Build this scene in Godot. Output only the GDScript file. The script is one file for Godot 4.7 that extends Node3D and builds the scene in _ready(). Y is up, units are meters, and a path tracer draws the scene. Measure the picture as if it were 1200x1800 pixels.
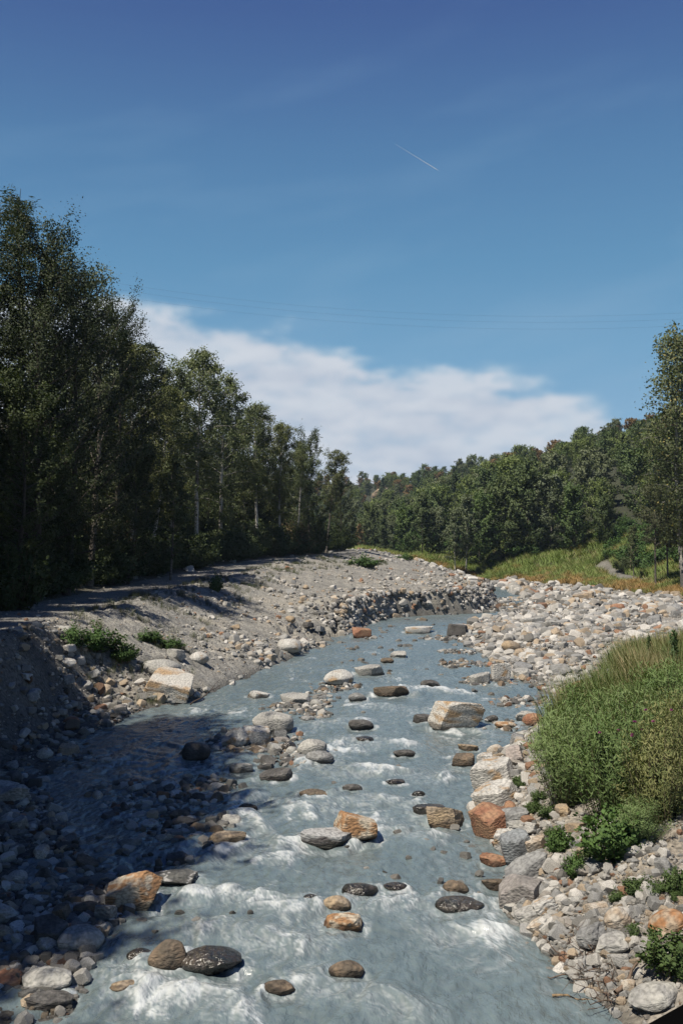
extends Node3D
# A mountain stream seen from a bridge: x to the east bank, d = -z metres upstream, y up.

const PITCH := 0.05705
const CAM_H := 5.0
const EXPOSURE := 1.45

# ---------------------------------------------------------------- terrain tables (d, x)
var XL := [Vector2(-60, -3.2), Vector2(8, -3), Vector2(11, -3), Vector2(13.5, -3.2), Vector2(15.8, -3.6), Vector2(18.7, -5.1), Vector2(22.3, -6.6), Vector2(27.7, -7), Vector2(32, -6.2), Vector2(34.4, -5), Vector2(38.7, -4), Vector2(45.3, -2.6), Vector2(56.4, 0), Vector2(66.6, 1.9), Vector2(72.7, 4.1), Vector2(75.8, 10.2), Vector2(82, 12.5), Vector2(93, 14.3), Vector2(120, 17), Vector2(140, 19), Vector2(900, 19)]
var XR := [Vector2(-60, 3.3), Vector2(11, 3.1), Vector2(12.4, 2.8), Vector2(13.5, 2.55), Vector2(14.6, 2.3), Vector2(17, 2.75), Vector2(18.7, 2.67), Vector2(20.8, 2.8), Vector2(24.7, 3.66), Vector2(28.2, 5.5), Vector2(32, 7.1), Vector2(35.6, 7.3), Vector2(41.2, 6.6), Vector2(47.6, 6.8), Vector2(54.7, 6.25), Vector2(62, 7.1), Vector2(69, 9.9), Vector2(76, 12.5), Vector2(82, 14.8), Vector2(98.5, 18), Vector2(120, 19.3), Vector2(140, 19.05), Vector2(900, 19.05)]
var XP := [Vector2(-60, -17), Vector2(18, -15.5), Vector2(25, -12.4), Vector2(30, -11.5), Vector2(50, -12.6), Vector2(70, -11), Vector2(90, -6.4), Vector2(100, -3.2), Vector2(110, 0.2), Vector2(120, 1.6), Vector2(135, 2.6), Vector2(160, 1), Vector2(200, -3), Vector2(900, -20)]
var PH := [Vector2(-60, 3.2), Vector2(30, 3.2), Vector2(50, 3.5), Vector2(70, 4.4), Vector2(90, 5.8), Vector2(120, 7.1), Vector2(150, 8), Vector2(900, 8)]
# polylines in (x, d): edge of the meadow, foot of the wooded hill, the far track
var MP := [Vector2(52, 25), Vector2(45, 40), Vector2(38.5, 55), Vector2(34, 70), Vector2(30, 87), Vector2(27, 118), Vector2(22.5, 135), Vector2(14, 142), Vector2(6.5, 144), Vector2(3.5, 150)]
var HP := [Vector2(75, 40), Vector2(45, 75), Vector2(36, 100), Vector2(33, 135), Vector2(22, 150), Vector2(13, 165), Vector2(5.4, 190), Vector2(-3, 240), Vector2(-20, 320), Vector2(-60, 420)]
var TP := [Vector2(33.4, 108), Vector2(32.6, 113), Vector2(33.5, 121), Vector2(34.5, 133)]

var rng := RandomNumberGenerator.new()
var nz := FastNoiseLite.new()
var nf := FastNoiseLite.new()
var nw := FastNoiseLite.new()
var zone := ""
var zt := 0.0
var M := {}
var taken := {}
var ico := {}
var rock_cache := {}
var tree_cache := {}
var bush_cache := {}
var wakes := []
var landmarks := []
var label_count := {}


class Geo:
	var v := PackedVector3Array()
	var n := PackedVector3Array()
	var c := PackedColorArray()
	var i := PackedInt32Array()

	func leaf(p: Vector3, along: Vector3, side: Vector3, l: float, w: float, col: Color, out := Vector3.ZERO) -> void:
		var k := v.size()
		var m := p + along * (l * 0.5)
		var s := side * (w * 0.5)
		if out != Vector3.ZERO:
			var f := along.cross(side)
			if f.dot(out) < 0:
				f = -f
				s = -s
			f = (f * 0.55 + out).normalized()
			n.append(f); n.append(f); n.append(f); n.append(f)
		v.append(p); v.append(m + s); v.append(p + along * l); v.append(m - s)
		c.append(col); c.append(col); c.append(col); c.append(col)
		i.append(k); i.append(k + 1); i.append(k + 2); i.append(k); i.append(k + 2); i.append(k + 3)

	func blade(p: Vector3, lean: Vector3, side: Vector3, h: float, w: float, col: Color, tip: Color) -> void:
		var k := v.size()
		var m := p + Vector3(0, h * 0.55, 0) + lean * (h * 0.25)
		var t := p + Vector3(0, h, 0) + lean * (h * 0.8)
		var s := side * w
		v.append(p - s); v.append(p + s); v.append(m - s * 0.8); v.append(m + s * 0.8); v.append(t)
		for q in 4:
			c.append(col)
		c.append(tip)
		var up := (lean * 0.5 + Vector3.UP * 0.8).normalized()
		for q in 5:
			n.append(up)
		var flip := side.cross(m - p).y > 0
		for q in ([0, 2, 1, 1, 2, 3, 2, 4, 3] if flip else [0, 1, 2, 1, 3, 2, 2, 3, 4]):
			i.append(k + q)

	func tube(pts: Array, radii: Array, sides: int, cols: Array) -> void:
		var k := v.size()
		var last := pts.size() - 1
		for a in pts.size():
			var p: Vector3 = pts[a]
			var dir: Vector3 = (pts[mini(a + 1, last)] - pts[maxi(a - 1, 0)]).normalized()
			var ref := Vector3.RIGHT if absf(dir.x) < 0.9 else Vector3.BACK
			var e1 := dir.cross(ref).normalized()
			var e2 := dir.cross(e1)
			for s in sides:
				var ang := TAU * s / sides
				var o := e1 * cos(ang) + e2 * sin(ang)
				v.append(p + o * radii[a]); n.append(o); c.append(cols[a])
		for a in last:
			for s in sides:
				var q := k + a * sides + s
				var r := k + a * sides + (s + 1) % sides
				i.append_array([q, q + sides, r, r, q + sides, r + sides])

	func mesh(mat: Material) -> ArrayMesh:
		var a := []
		a.resize(Mesh.ARRAY_MAX)
		a[Mesh.ARRAY_VERTEX] = v
		if n.size() == v.size():
			a[Mesh.ARRAY_NORMAL] = n
		if c.size() == v.size():
			a[Mesh.ARRAY_COLOR] = c
		a[Mesh.ARRAY_INDEX] = i
		var m := ArrayMesh.new()
		m.add_surface_from_arrays(Mesh.PRIMITIVE_TRIANGLES, a)
		m.surface_set_material(0, mat)
		return m


# ---------------------------------------------------------------- small helpers
func lin(t: Array, d: float) -> float:
	if d <= t[0].x:
		return t[0].y
	for k in range(1, t.size()):
		var b: Vector2 = t[k]
		if d <= b.x:
			var a: Vector2 = t[k - 1]
			return a.y + (b.y - a.y) * (d - a.x) / (b.x - a.x)
	return t[-1].y


func sdist(t: Array, x: float, d: float) -> float:
	var best := 1e9
	var sg := 1.0
	var p := Vector2(x, d)
	for k in range(t.size() - 1):
		var a: Vector2 = t[k]
		var e: Vector2 = t[k + 1] - a
		var r := p - a
		var s := clampf(r.dot(e) / e.length_squared(), 0, 1)
		var q := r - e * s
		var l := q.length_squared()
		if l < best:
			best = l
			sg = 1.0 if e.x * q.y - e.y * q.x < 0 else -1.0
	return sg * sqrt(best)


func sm(a: float, b: float, x: float) -> float:
	var t := clampf((x - a) / (b - a), 0, 1)
	return t * t * (3 - 2 * t)


func wl(d: float) -> float:
	return 0.025 * (minf(d, 160) - 11)


# height of the ground without its small relief; sets zone and zt
func H(x: float, d: float) -> float:
	var w := wl(d)
	var xl := lin(XL, d)
	var xr := lin(XR, d)
	var h := 0.0
	if d < 140 and x >= xl and x <= xr:
		var dep := minf(x - xl, xr - x)
		zone = "bed"
		zt = dep
		return w - 0.02 - minf(0.4, 0.45 * dep)
	if x < xl:
		var t := xl - x
		var ph := lin(PH, d)
		var pe := lin(XP, d) + 1.7
		var tt := maxf(xl - pe, 1)
		var n := t / tt
		if n < 1:
			zone = "bank"
			zt = n
			var kn := 1 - sm(31, 37, d)
			var kc := sm(57, 63, d) * (1 - sm(98, 115, d))
			var pa := 0.08 * n + 0.92 * sm(0.3, 1, n)
			var pb := pow(n, 0.75)
			var c := minf(0.8, 1.75 / (ph - w))
			var pc := c * sm(0, 0.75, t) + (1 - c) * pow(n, 1.7)
			var p := pa * kn + (1 - kn) * (pb * (1 - kc) + pc * kc)
			h = w + (ph - w) * p
			h += 0.35 * sm(0.45, 0.8, n) * (1 - sm(0.85, 1, n)) * sm(36, 44, d) * (1 - sm(75, 95, d))
		else:
			var s := maxf(0, pe - 3.4 - x)
			zone = "path" if s <= 0 else "forest"
			zt = s if s > 0 else t - tt
			h = ph + 0.16 * minf(s, 5) + 0.42 * clampf(s - 5, 0, 60)
	else:
		var t := x - xr
		var f := 1 - sm(30.5, 37, d)
		var bank := w + 2.3 * (1 - exp(-0.28 * t)) + 0.04 * maxf(0, t - 4)
		var bar := w + 0.03 + 0.025 * t
		h = bar + (bank - bar) * f
		zone = "near" if f > 0.4 else "bar"
		zt = t
	if d > 135 or x > 20:
		var md := sdist(MP, x, d)
		if md > 0:
			h = maxf(h, minf(h + 0.16 * md, 6.5))
			if zone != "forest" and zone != "path":
				zone = "meadow"
				zt = md
		if d > 140 or x > 30:
			var hs := sdist(HP, x, d)
			if hs > 0:
				h += 52 * (1 - exp(-pow(hs / 95.0, 1.25)))
				zone = "hill"
				zt = hs
	return h


# the ground as built, with its small relief
func G(x: float, d: float) -> float:
	var h := H(x, d)
	var n1 := nz.get_noise_2d(x * 3, d * 3)
	if zone == "hill":
		return h + n1 * 1.2 + nz.get_noise_2d(x * 0.7, d * 0.7) * 5.0 * minf(1, zt / 60)
	var n2 := nz.get_noise_2d(x * 16 + 70, d * 16)
	var n3 := nz.get_noise_2d(x * 60, d * 60 + 31)
	if zone == "path":
		return h + n1 * 0.05 + n2 * 0.02
	if zone == "bed":
		return h + n2 * 0.06
	var a := minf(1, 0.25 + zt * (4.0 if zone == "bank" else 0.5))
	var far := 1.0 if zone == "bank" and d > 34 else 0.55
	h += (n1 * 0.16 + n2 * 0.15 + n3 * 0.09 * far + nz.get_noise_2d(x * 170, d * 170) * 0.055 * far) * a
	if zone == "bank" and d > 52 and d < 112:
		var gul := absf(nz.get_noise_2d(x * 11 + d * 3, d * 4.0 - x * 7) + 0.5 * nz.get_noise_2d(x * 37, d * 31))
		var bite := sm(-0.3, 0.3, nz.get_noise_2d(x * 3 + 60, d * 3))
		h -= (0.25 + 1.0 * bite) * sm(0.34, 0.0, gul) * sm(0.0, 0.05, zt) * (1 - sm(0.1, 0.3, zt))
	return h


func numbered(called: String) -> String:
	var k: int = taken.get(called, 0)
	taken[called] = k + 1
	return called if k == 0 else "%s_%03d" % [called, k]


func tag(o: Node3D, label: String, category := "", group := "", kind := "") -> void:
	o.set_meta("label", label)
	if category:
		o.set_meta("category", category)
	if group:
		o.set_meta("group", group)
	if kind:
		o.set_meta("kind", kind)


func put(called: String, mesh: Mesh, parent: Node3D = null) -> MeshInstance3D:
	var o := MeshInstance3D.new()
	o.mesh = mesh
	if parent:
		o.name = called
		parent.add_child(o, true)
	else:
		o.name = numbered(called)
		add_child(o, true)
	return o


func many(called: String, mesh: Mesh, xf: Array, cols: Array, label: String) -> void:
	if xf.is_empty():
		return
	var mm := MultiMesh.new()
	mm.transform_format = MultiMesh.TRANSFORM_3D
	mm.use_colors = not cols.is_empty()
	mm.mesh = mesh
	mm.instance_count = xf.size()
	for k in xf.size():
		mm.set_instance_transform(k, xf[k])
		if cols:
			mm.set_instance_color(k, cols[k])
	var o := MultiMeshInstance3D.new()
	o.multimesh = mm
	o.name = numbered(called)
	add_child(o, true)
	tag(o, label, "", "", "stuff")


func lerpc(a: Color, b: Color, t: float) -> Color:
	return a.lerp(b, clampf(t, 0, 1))


func spin() -> Basis:
	return Basis(Vector3(rng.randfn(), rng.randfn(), rng.randfn()).normalized(), rng.randf() * TAU)


# ---------------------------------------------------------------- materials
func noise_tex(freq: float, type: int, stops: Array, seed_: int, size := 512, octaves := 5, warp := 0.0) -> NoiseTexture2D:
	var f := FastNoiseLite.new()
	f.noise_type = type
	f.frequency = freq
	f.seed = seed_
	f.fractal_octaves = octaves
	if type == FastNoiseLite.TYPE_CELLULAR:
		f.cellular_return_type = FastNoiseLite.RETURN_DISTANCE
		f.cellular_jitter = 1.0
	if warp > 0:
		f.domain_warp_enabled = true
		f.domain_warp_amplitude = warp
		f.domain_warp_frequency = freq
	var t := NoiseTexture2D.new()
	t.width = size
	t.height = size
	t.seamless = true
	t.noise = f
	if stops:
		var g := Gradient.new()
		g.offsets = PackedFloat32Array(stops.map(func(s): return s[0]))
		g.colors = PackedColorArray(stops.map(func(s): return Color(s[1], s[1], s[1]) if s[1] is float else s[1]))
		t.color_ramp = g
	return t


func mat(called: String, rough: float, tex: Texture2D = null, bump: Texture2D = null, bump_cm := 0.0, scale := Vector3.ONE, world := false) -> StandardMaterial3D:
	var m := StandardMaterial3D.new()
	m.resource_name = called
	m.vertex_color_use_as_albedo = true
	m.roughness = rough
	if tex:
		m.albedo_texture = tex
	if bump:
		m.heightmap_enabled = true
		m.heightmap_texture = bump
		m.heightmap_scale = bump_cm
	m.uv1_triplanar = true
	m.uv1_world_triplanar = world
	m.uv1_scale = scale
	M[called] = m
	return m


func materials() -> void:
	var grain := noise_tex(0.02, FastNoiseLite.TYPE_SIMPLEX_SMOOTH, [[0.0, 0.62], [0.42, 0.86], [0.6, 1.0], [1.0, 1.0]], 3, 512, 6, 20)
	var rough_bump := noise_tex(0.018, FastNoiseLite.TYPE_SIMPLEX_SMOOTH, [], 5, 512, 7)
	mat("rock", 0.85, grain, rough_bump, 2.6, Vector3(1.1, 2.2, 1.1))
	mat("wet_rock", 0.2, grain, rough_bump, 4.0, Vector3(1.1, 1.6, 1.1))
	mat("stone", 0.88, grain, rough_bump, 1.0, Vector3(0.6, 1.1, 0.6))
	var pebbles := noise_tex(0.03, FastNoiseLite.TYPE_CELLULAR, [[0.0, 1.0], [0.3, 0.95], [0.55, 0.72], [1.0, 0.3]], 9, 1024, 3)
	var pebble_bump := noise_tex(0.03, FastNoiseLite.TYPE_CELLULAR, [[0.0, 1.0], [1.0, 0.0]], 9, 1024, 3)
	mat("ground", 0.95, pebbles, pebble_bump, 4.0, Vector3(0.4, 0.4, 0.4), true)
	var ripple := noise_tex(0.012, FastNoiseLite.TYPE_SIMPLEX_SMOOTH, [], 21, 1024, 5, 30)
	var milk := noise_tex(0.01, FastNoiseLite.TYPE_SIMPLEX_SMOOTH, [[0.0, 0.84], [0.45, 0.95], [0.62, 1.0], [1.0, 1.0]], 33, 1024, 7, 40)
	var w := mat("water", 0.27, milk, ripple, 3.6, Vector3(0.42, 0.42, 0.2), true)
	w.metallic_specular = 0.5
	for k in ["leaf", "grass"]:
		var l := mat(k, 0.7)
		l.uv1_triplanar = false
		l.cull_mode = BaseMaterial3D.CULL_DISABLED
		l.backlight_enabled = true
		l.backlight = Color(0.66, 0.7, 0.5)
		l.metallic_specular = 0.35
	mat("bark", 0.9, grain, rough_bump, 4.0, Vector3(1, 0.5, 1))
	var wire := mat("wire", 0.5)
	wire.albedo_color = Color(0.12, 0.12, 0.13)
	var iron := mat("iron", 0.95)
	iron.albedo_color = Color(0.03, 0.03, 0.032)
	iron.metallic_specular = 0.05
	var vapour := mat("cloud", 1.0)
	vapour.backlight_enabled = true
	vapour.backlight = Color.WHITE


# ---------------------------------------------------------------- sky
func sky() -> PanoramaSkyMaterial:
	var w := 2048
	var h := 1024
	var data := PackedFloat32Array()
	data.resize(w * h * 3)
	var cn := FastNoiseLite.new()
	cn.seed = 12
	cn.frequency = 1.0
	cn.fractal_octaves = 5
	# colour by height above the horizon, degrees
	var stops := [[0.0, Color(0.60, 0.735, 0.83)], [6.0, Color(0.535, 0.70, 0.825)], [12.0, Color(0.45, 0.64, 0.78)], [17.0, Color(0.37, 0.57, 0.725)], [23.0, Color(0.315, 0.49, 0.665)], [30.0, Color(0.25, 0.37, 0.585)], [50.0, Color(0.19, 0.29, 0.53)], [90.0, Color(0.16, 0.25, 0.49)]]
	# top of the cloud bank by bearing, degrees
	var bank := [Vector2(-70, 5), Vector2(-45, 11), Vector2(-25, 15), Vector2(-12.2, 14.6), Vector2(-8.8, 13.9), Vector2(-3.9, 13.0), Vector2(0, 11.9), Vector2(2.6, 11.0), Vector2(5.2, 10.6), Vector2(8.4, 10.6), Vector2(11.3, 9.9), Vector2(14.4, 8.6), Vector2(18, 6.5), Vector2(24, 2), Vector2(40, 3.5), Vector2(70, 7), Vector2(110, 4), Vector2(150, 9), Vector2(200, 3), Vector2(250, 6), Vector2(290, 5)]
	var table := []
	for k in 361:
		var e := k * 0.25
		var col: Color = stops[-1][1]
		for s in range(1, stops.size()):
			if e <= stops[s][0]:
				col = stops[s - 1][1].lerp(stops[s][1], (e - stops[s - 1][0]) / (stops[s][0] - stops[s - 1][0]))
				break
		table.append(col)
	for y in h:
		var el := 90.0 - (y + 0.5) / h * 180.0
		var o := y * w * 3
		if el < 0:
			for x in w:
				data[o] = 0.1; data[o + 1] = 0.105; data[o + 2] = 0.1
				o += 3
			continue
		var base: Color = table[int(el * 4)]
		var ce := cos(deg_to_rad(el))
		var se := sin(deg_to_rad(el))
		for x in w:
			var az := fposmod((x + 0.5) / w * 360.0 + 180.0, 360.0) - 180.0
			var col := base
			var ra := deg_to_rad(az)
			if el < 40:
				var dx := sin(ra) * ce
				var dz := -cos(ra) * ce
				if el < 24:
					var top := lin(bank, az if az > -70 else az + 360)
					var n := cn.get_noise_3d(dx * 7, se * 22, dz * 7)
					var n2 := cn.get_noise_3d(dx * 22 + 9, se * 60, dz * 22)
					var dens := sm(0.0, 1.5, top + 0.9 - el + n * 1.8 + n2 * 0.8)
					if az > 6 and az < 60:
						dens *= 1.0 - 0.8 * sm(12, 22, az + n * 5)
					dens *= 0.97 + n2 * 0.3
					dens *= 0.75 + 0.25 * sm(0, 7, el) 
					col = col.lerp(Color(0.715, 0.755, 0.82).lerp(Color(0.82, 0.845, 0.88), clampf(0.72 + n2 * 0.5 + n * 0.9, 0, 1)), clampf(dens, 0, 1))
				# thin high veils
				var v := cn.get_noise_3d(dx * 3 + 4, se * 16 - dx * 3, dz * 3)
				col = col.lerp(Color(0.62, 0.72, 0.82), clampf(v - 0.06, 0, 1) * 0.28 * (1 - sm(20, 40, el)))
			col = col.srgb_to_linear() / EXPOSURE
			data[o] = col.r; data[o + 1] = col.g; data[o + 2] = col.b
			o += 3
	var p := PanoramaSkyMaterial.new()
	p.panorama = ImageTexture.create_from_image(Image.create_from_data(w, h, false, Image.FORMAT_RGBF, data.to_byte_array()))
	return p


# ---------------------------------------------------------------- sheets (ground and water)
func sheet(pos: PackedVector3Array, col: PackedColorArray, rows: int, cols: int, m: Material) -> ArrayMesh:
	var g := Geo.new()
	g.v = pos
	g.c = col
	var nn := PackedVector3Array()
	nn.resize(rows * cols)
	for r in rows:
		for q in cols:
			var k := r * cols + q
			var ex := pos[k + (1 if q < cols - 1 else 0)] - pos[k - (1 if q > 0 else 0)]
			var ez := pos[k + (cols if r < rows - 1 else 0)] - pos[k - (cols if r > 0 else 0)]
			nn[k] = ex.cross(ez).normalized()
			if not nn[k].is_normalized():
				nn[k] = Vector3.UP
	g.n = nn
	var idx := PackedInt32Array()
	idx.resize((rows - 1) * (cols - 1) * 6)
	var o := 0
	for r in rows - 1:
		for q in cols - 1:
			var a := r * cols + q
			idx[o] = a; idx[o + 1] = a + cols; idx[o + 2] = a + 1
			idx[o + 3] = a + 1; idx[o + 4] = a + cols; idx[o + 5] = a + cols + 1
			o += 6
	g.i = idx
	return g.mesh(m)


func build_ground() -> void:
	var ds := []
	var d := -60.0
	while d < 6:
		ds.append(d)
		d += 1.5 if d < 0 else 0.6
	while d < 165:
		ds.append(d)
		d += maxf(0.075, 0.0052 * d)
	while d < 900:
		ds.append(d)
		d += 0.03 * d
	var us := []
	var u := -0.42
	var outer := []
	while u < 0.42:
		us.append(u)
		u += 0.0021
	var s := 0.03
	u = 0.42
	while u < 5:
		outer.append(u)
		u += s
		s *= 1.16
	for k in outer:
		us.insert(0, -k - 0.004)
		us.append(k + 0.004)
	var pos := PackedVector3Array()
	var col := PackedColorArray()
	for dd: float in ds:
		var k := maxf(dd, 0) + 6
		for uu: float in us:
			var x := uu * k
			var h := G(x, dd)
			var n := nz.get_noise_2d(x * 8 + 300, dd * 8)
			var n2 := nz.get_noise_2d(x * 40 + 300, dd * 40)
			var c := Color(0.3, 0.288, 0.262)
			match zone:
				"bed": c = Color(0.1, 0.095, 0.085)
				"bank":
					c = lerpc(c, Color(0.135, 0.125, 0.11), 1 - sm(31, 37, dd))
					c = lerpc(c, Color(0.32, 0.285, 0.23), maxf(0, n) * 0.8)
				"path": c = Color(0.25, 0.238, 0.218)
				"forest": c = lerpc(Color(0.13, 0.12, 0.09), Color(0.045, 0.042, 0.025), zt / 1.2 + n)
				"near": c = lerpc(Color(0.33, 0.3, 0.26), Color(0.24, 0.21, 0.17), n + 0.3)
				"bar": c = lerpc(c, Color(0.31, 0.28, 0.24), n + 0.3)
				"meadow":
					c = lerpc(c, Color(0.09, 0.085, 0.04), zt / 1.5 + n)
					if zt > 4 and absf(sdist(TP, x, dd)) < 1.1:
						c = Color(0.2, 0.19, 0.165)
				"hill":
					c = lerpc(Color(0.1, 0.1, 0.05), Color(0.04, 0.045, 0.02), zt / 12)
					if zt < 9 and absf(sdist(TP, x, dd)) < 1.1:
						c = Color(0.2, 0.19, 0.165)
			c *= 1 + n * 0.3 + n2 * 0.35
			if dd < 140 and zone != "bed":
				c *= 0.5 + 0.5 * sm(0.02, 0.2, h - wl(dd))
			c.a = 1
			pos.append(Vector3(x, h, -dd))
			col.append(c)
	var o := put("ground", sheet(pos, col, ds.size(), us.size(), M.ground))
	tag(o, "stony valley ground with gravel banks, track and wooded slopes", "", "", "structure")


var riffles := [[-0.5, 14.8, 2.2, 14.8], [-2.3, 15.1, -0.7, 14.9], [-2.8, 12.7, -2.4, 12.7], [-2.2, 11.9, -1.3, 11.6], [-0.3, 12.4, 0.8, 11.4], [-1.9, 19.8, -1.0, 17.6], [-0.8, 24.4, 0.5, 23.5], [-1.0, 26.4, 0.6, 26.4], [0.5, 19.0, 1.6, 18.3], [-0.1, 20.9, 1.4, 20.4], [0.3, 27.2, 1.8, 26.4], [0.7, 32.9, 2.9, 31.7], [-1.9, 21.1, -0.5, 20.2], [1.4, 13.8, 2.0, 13.8], [-2.6, 17.3, -1.2, 17.3], [-1.9, 13.8, -0.3, 13.6], [-0.7, 29.7, 0.7, 29.7], [0.0, 23.2, 2.1, 22.9], [2.1, 36.7, 4.1, 36.0]]


func build_water() -> void:
	var cols := 300
	var pos := PackedVector3Array()
	var col := PackedColorArray()
	var d := 8.0
	var rows := 0
	while d < 141:
		var xl := lin(XL, d) - 1.3
		var xr := lin(XR, d) + 1.3
		var near := []
		for k in wakes:
			if d < k[1] + 2.2 * k[2] and d > k[1] - 7.0 * k[2] - 0.6:
				near.append(k)
		var mid := (xl + xr) * 0.5
		var w := wl(d)
		for q in cols:
			var x := lerpf(xl, xr, q / (cols - 1.0))
			var lx := x - mid
			var wx := x + 0.5 * nf.get_noise_2d(x * 30, d * 30 + 99)
			var wd := d + 0.7 * nf.get_noise_2d(x * 30 + 50, d * 30)
			# white water: patches of riffle, streaks along the flow, fine lace
			var patch := sm(-0.05, 0.5, nf.get_noise_2d(x * 14 + 7, d * 9)) * (0.3 + 0.7 * sm(17, 24, d)) * (1 - 0.5 * sm(30, 50, d))
			var streak := 1 - absf(nf.get_noise_2d(wx * 70, wd * 22)) * 2.6
			var lace := 1 - absf(nf.get_noise_2d(wx * 190 + 11, wd * 120)) * 2.4
			var lace2 := nf.get_noise_2d(x * 420, d * 300)
			var f := patch * maxf(0, streak) * 0.8
			var hb := 0.0
			for k in near:
				var r: float = k[2]
				var b: float = (x - k[0]) / r
				var a: float = (k[1] - d) / r
				var e := nf.get_noise_2d(x * 60, d * 60) * 0.5
				var q2 := sqrt(a * a + b * b) + e * 0.4
				if q2 < 3:
					f += 0.5 * exp(-12.0 * (q2 - 1.1) * (q2 - 1.1)) * k[3]
					hb += 0.1 * r * exp(-5.0 * (q2 - 1.15) * (q2 - 1.15)) * (1.0 if a < 0.2 else -0.25)
				if a > 0:
					var fade := exp(-a * 0.5)
					var edge := absf(b) - (0.95 + 0.16 * a)
					f += k[3] * fade * (0.45 * exp(-14.0 * edge * edge) + 0.3 * exp(-1.3 * b * b) * (0.5 + e))
					hb -= 0.05 * r * fade * exp(-b * b)
			for k in riffles:
				if absf(d - (k[1] + k[3]) * 0.5) > 3:
					continue
				var ax: float = k[0]
				var t: float = clampf((x - ax) / maxf(k[2] - ax, 0.1), 0, 1)
				var dy: float = d - lerpf(k[1], k[3], t) + 0.3 * nf.get_noise_2d(x * 40, 5)
				var dx2: float = maxf(0, maxf(ax - x, x - k[2]))
				var sc: float = 0.22 + 0.012 * d
				var fall: float = exp(-dx2 * dx2 * 6)
				f += 0.8 * fall * exp(-dy * dy / (sc * sc) if dy > 0 else dy * 1.1 / (sc * 1.4))
				hb += 0.07 * fall * exp(-(dy - 0.1) * (dy - 0.1) / (sc * sc))
			f = clampf(f, 0, 1.1)
			var edge_k := minf(x - xl, xr - x)
			var t1 := maxf(0, 1 - absf(nf.get_noise_2d(wx * 150, wd * 42)) * 3.4)
			var t2 := maxf(0, 1 - absf(nf.get_noise_2d(wx * 400 + 60, wd * 130)) * 3.0)
			var thread := t2
			var speck := nf.get_noise_2d(x * 900, d * 620)
			var on := sm(0.05, 1.0, f)
			var froth := nw.get_noise_2d(wx * 34, wd * 15)
			var froth2 := nw.get_noise_2d(wx * 90 + 40, wd * 48)
			var white := 0.9 * sm(-0.02, 0.6, froth * 1.25 + froth2 * 0.75 + on * 0.78 - 0.73 + speck * 0.4)
			white += 0.32 * t2 * t2 * sm(0.05, 0.5, on) + 0.08 * on
			white += 0.25 * t2 * t1 * sm(-0.2, 0.4, nf.get_noise_2d(x * 20, d * 12 + 300))
			white *= sm(0.7, 1.6, edge_k)
			var turb := nf.get_noise_2d(wx * 55, wd * 40)
			var swell := nf.get_noise_2d(x * 26, d * 16 + 40)
			var h := w + clampf(hb, -0.06, 0.1) * sm(0.9, 1.9, edge_k) + swell * 0.06 + turb * (0.035 + 0.05 * on) + (froth * 0.065 + froth2 * 0.045) * (0.12 + on) + nf.get_noise_2d(wx * 130, wd * 60) * 0.014
			var shade := 1 + 0.1 * swell + 0.08 * turb
			var c := Color(0.116 * shade, 0.15 * shade, 0.16 * shade).lerp(Color(0.47, 0.495, 0.505), clampf(white, 0, 1))
			pos.append(Vector3(x, h, -d))
			col.append(c)
		rows += 1
		d += 0.0031 * d
	var o := put("river_water", sheet(pos, col, rows, cols, M.water))
	tag(o, "milky grey-blue mountain river with white rapids", "", "", "structure")


# ---------------------------------------------------------------- rocks
func icosphere(level: int) -> Array:
	if ico.has(level):
		return ico[level]
	var p := (1 + sqrt(5.0)) / 2
	var v := []
	for k in [[-1, p, 0], [1, p, 0], [-1, -p, 0], [1, -p, 0], [0, -1, p], [0, 1, p], [0, -1, -p], [0, 1, -p], [p, 0, -1], [p, 0, 1], [-p, 0, -1], [-p, 0, 1]]:
		v.append(Vector3(k[0], k[1], k[2]).normalized())
	var f := [[0, 11, 5], [0, 5, 1], [0, 1, 7], [0, 7, 10], [0, 10, 11], [1, 5, 9], [5, 11, 4], [11, 10, 2], [10, 7, 6], [7, 1, 8], [3, 9, 4], [3, 4, 2], [3, 2, 6], [3, 6, 8], [3, 8, 9], [4, 9, 5], [2, 4, 11], [6, 2, 10], [8, 6, 7], [9, 8, 1]]
	for l in level:
		var half := {}
		var g := []
		for t in f:
			var m := []
			for k in 3:
				var a: int = t[k]
				var b: int = t[(k + 1) % 3]
				var key := mini(a, b) * 100000 + maxi(a, b)
				if not half.has(key):
					half[key] = v.size()
					v.append(((v[a] + v[b]) * 0.5).normalized())
				m.append(half[key])
			g.append_array([[t[0], m[0], m[2]], [t[1], m[1], m[0]], [t[2], m[2], m[1]], [m[0], m[1], m[2]]])
		f = g
	var idx := PackedInt32Array()
	for t in f:
		idx.append_array([t[0], t[2], t[1]])
	ico[level] = [PackedVector3Array(v), idx]
	return ico[level]


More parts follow.
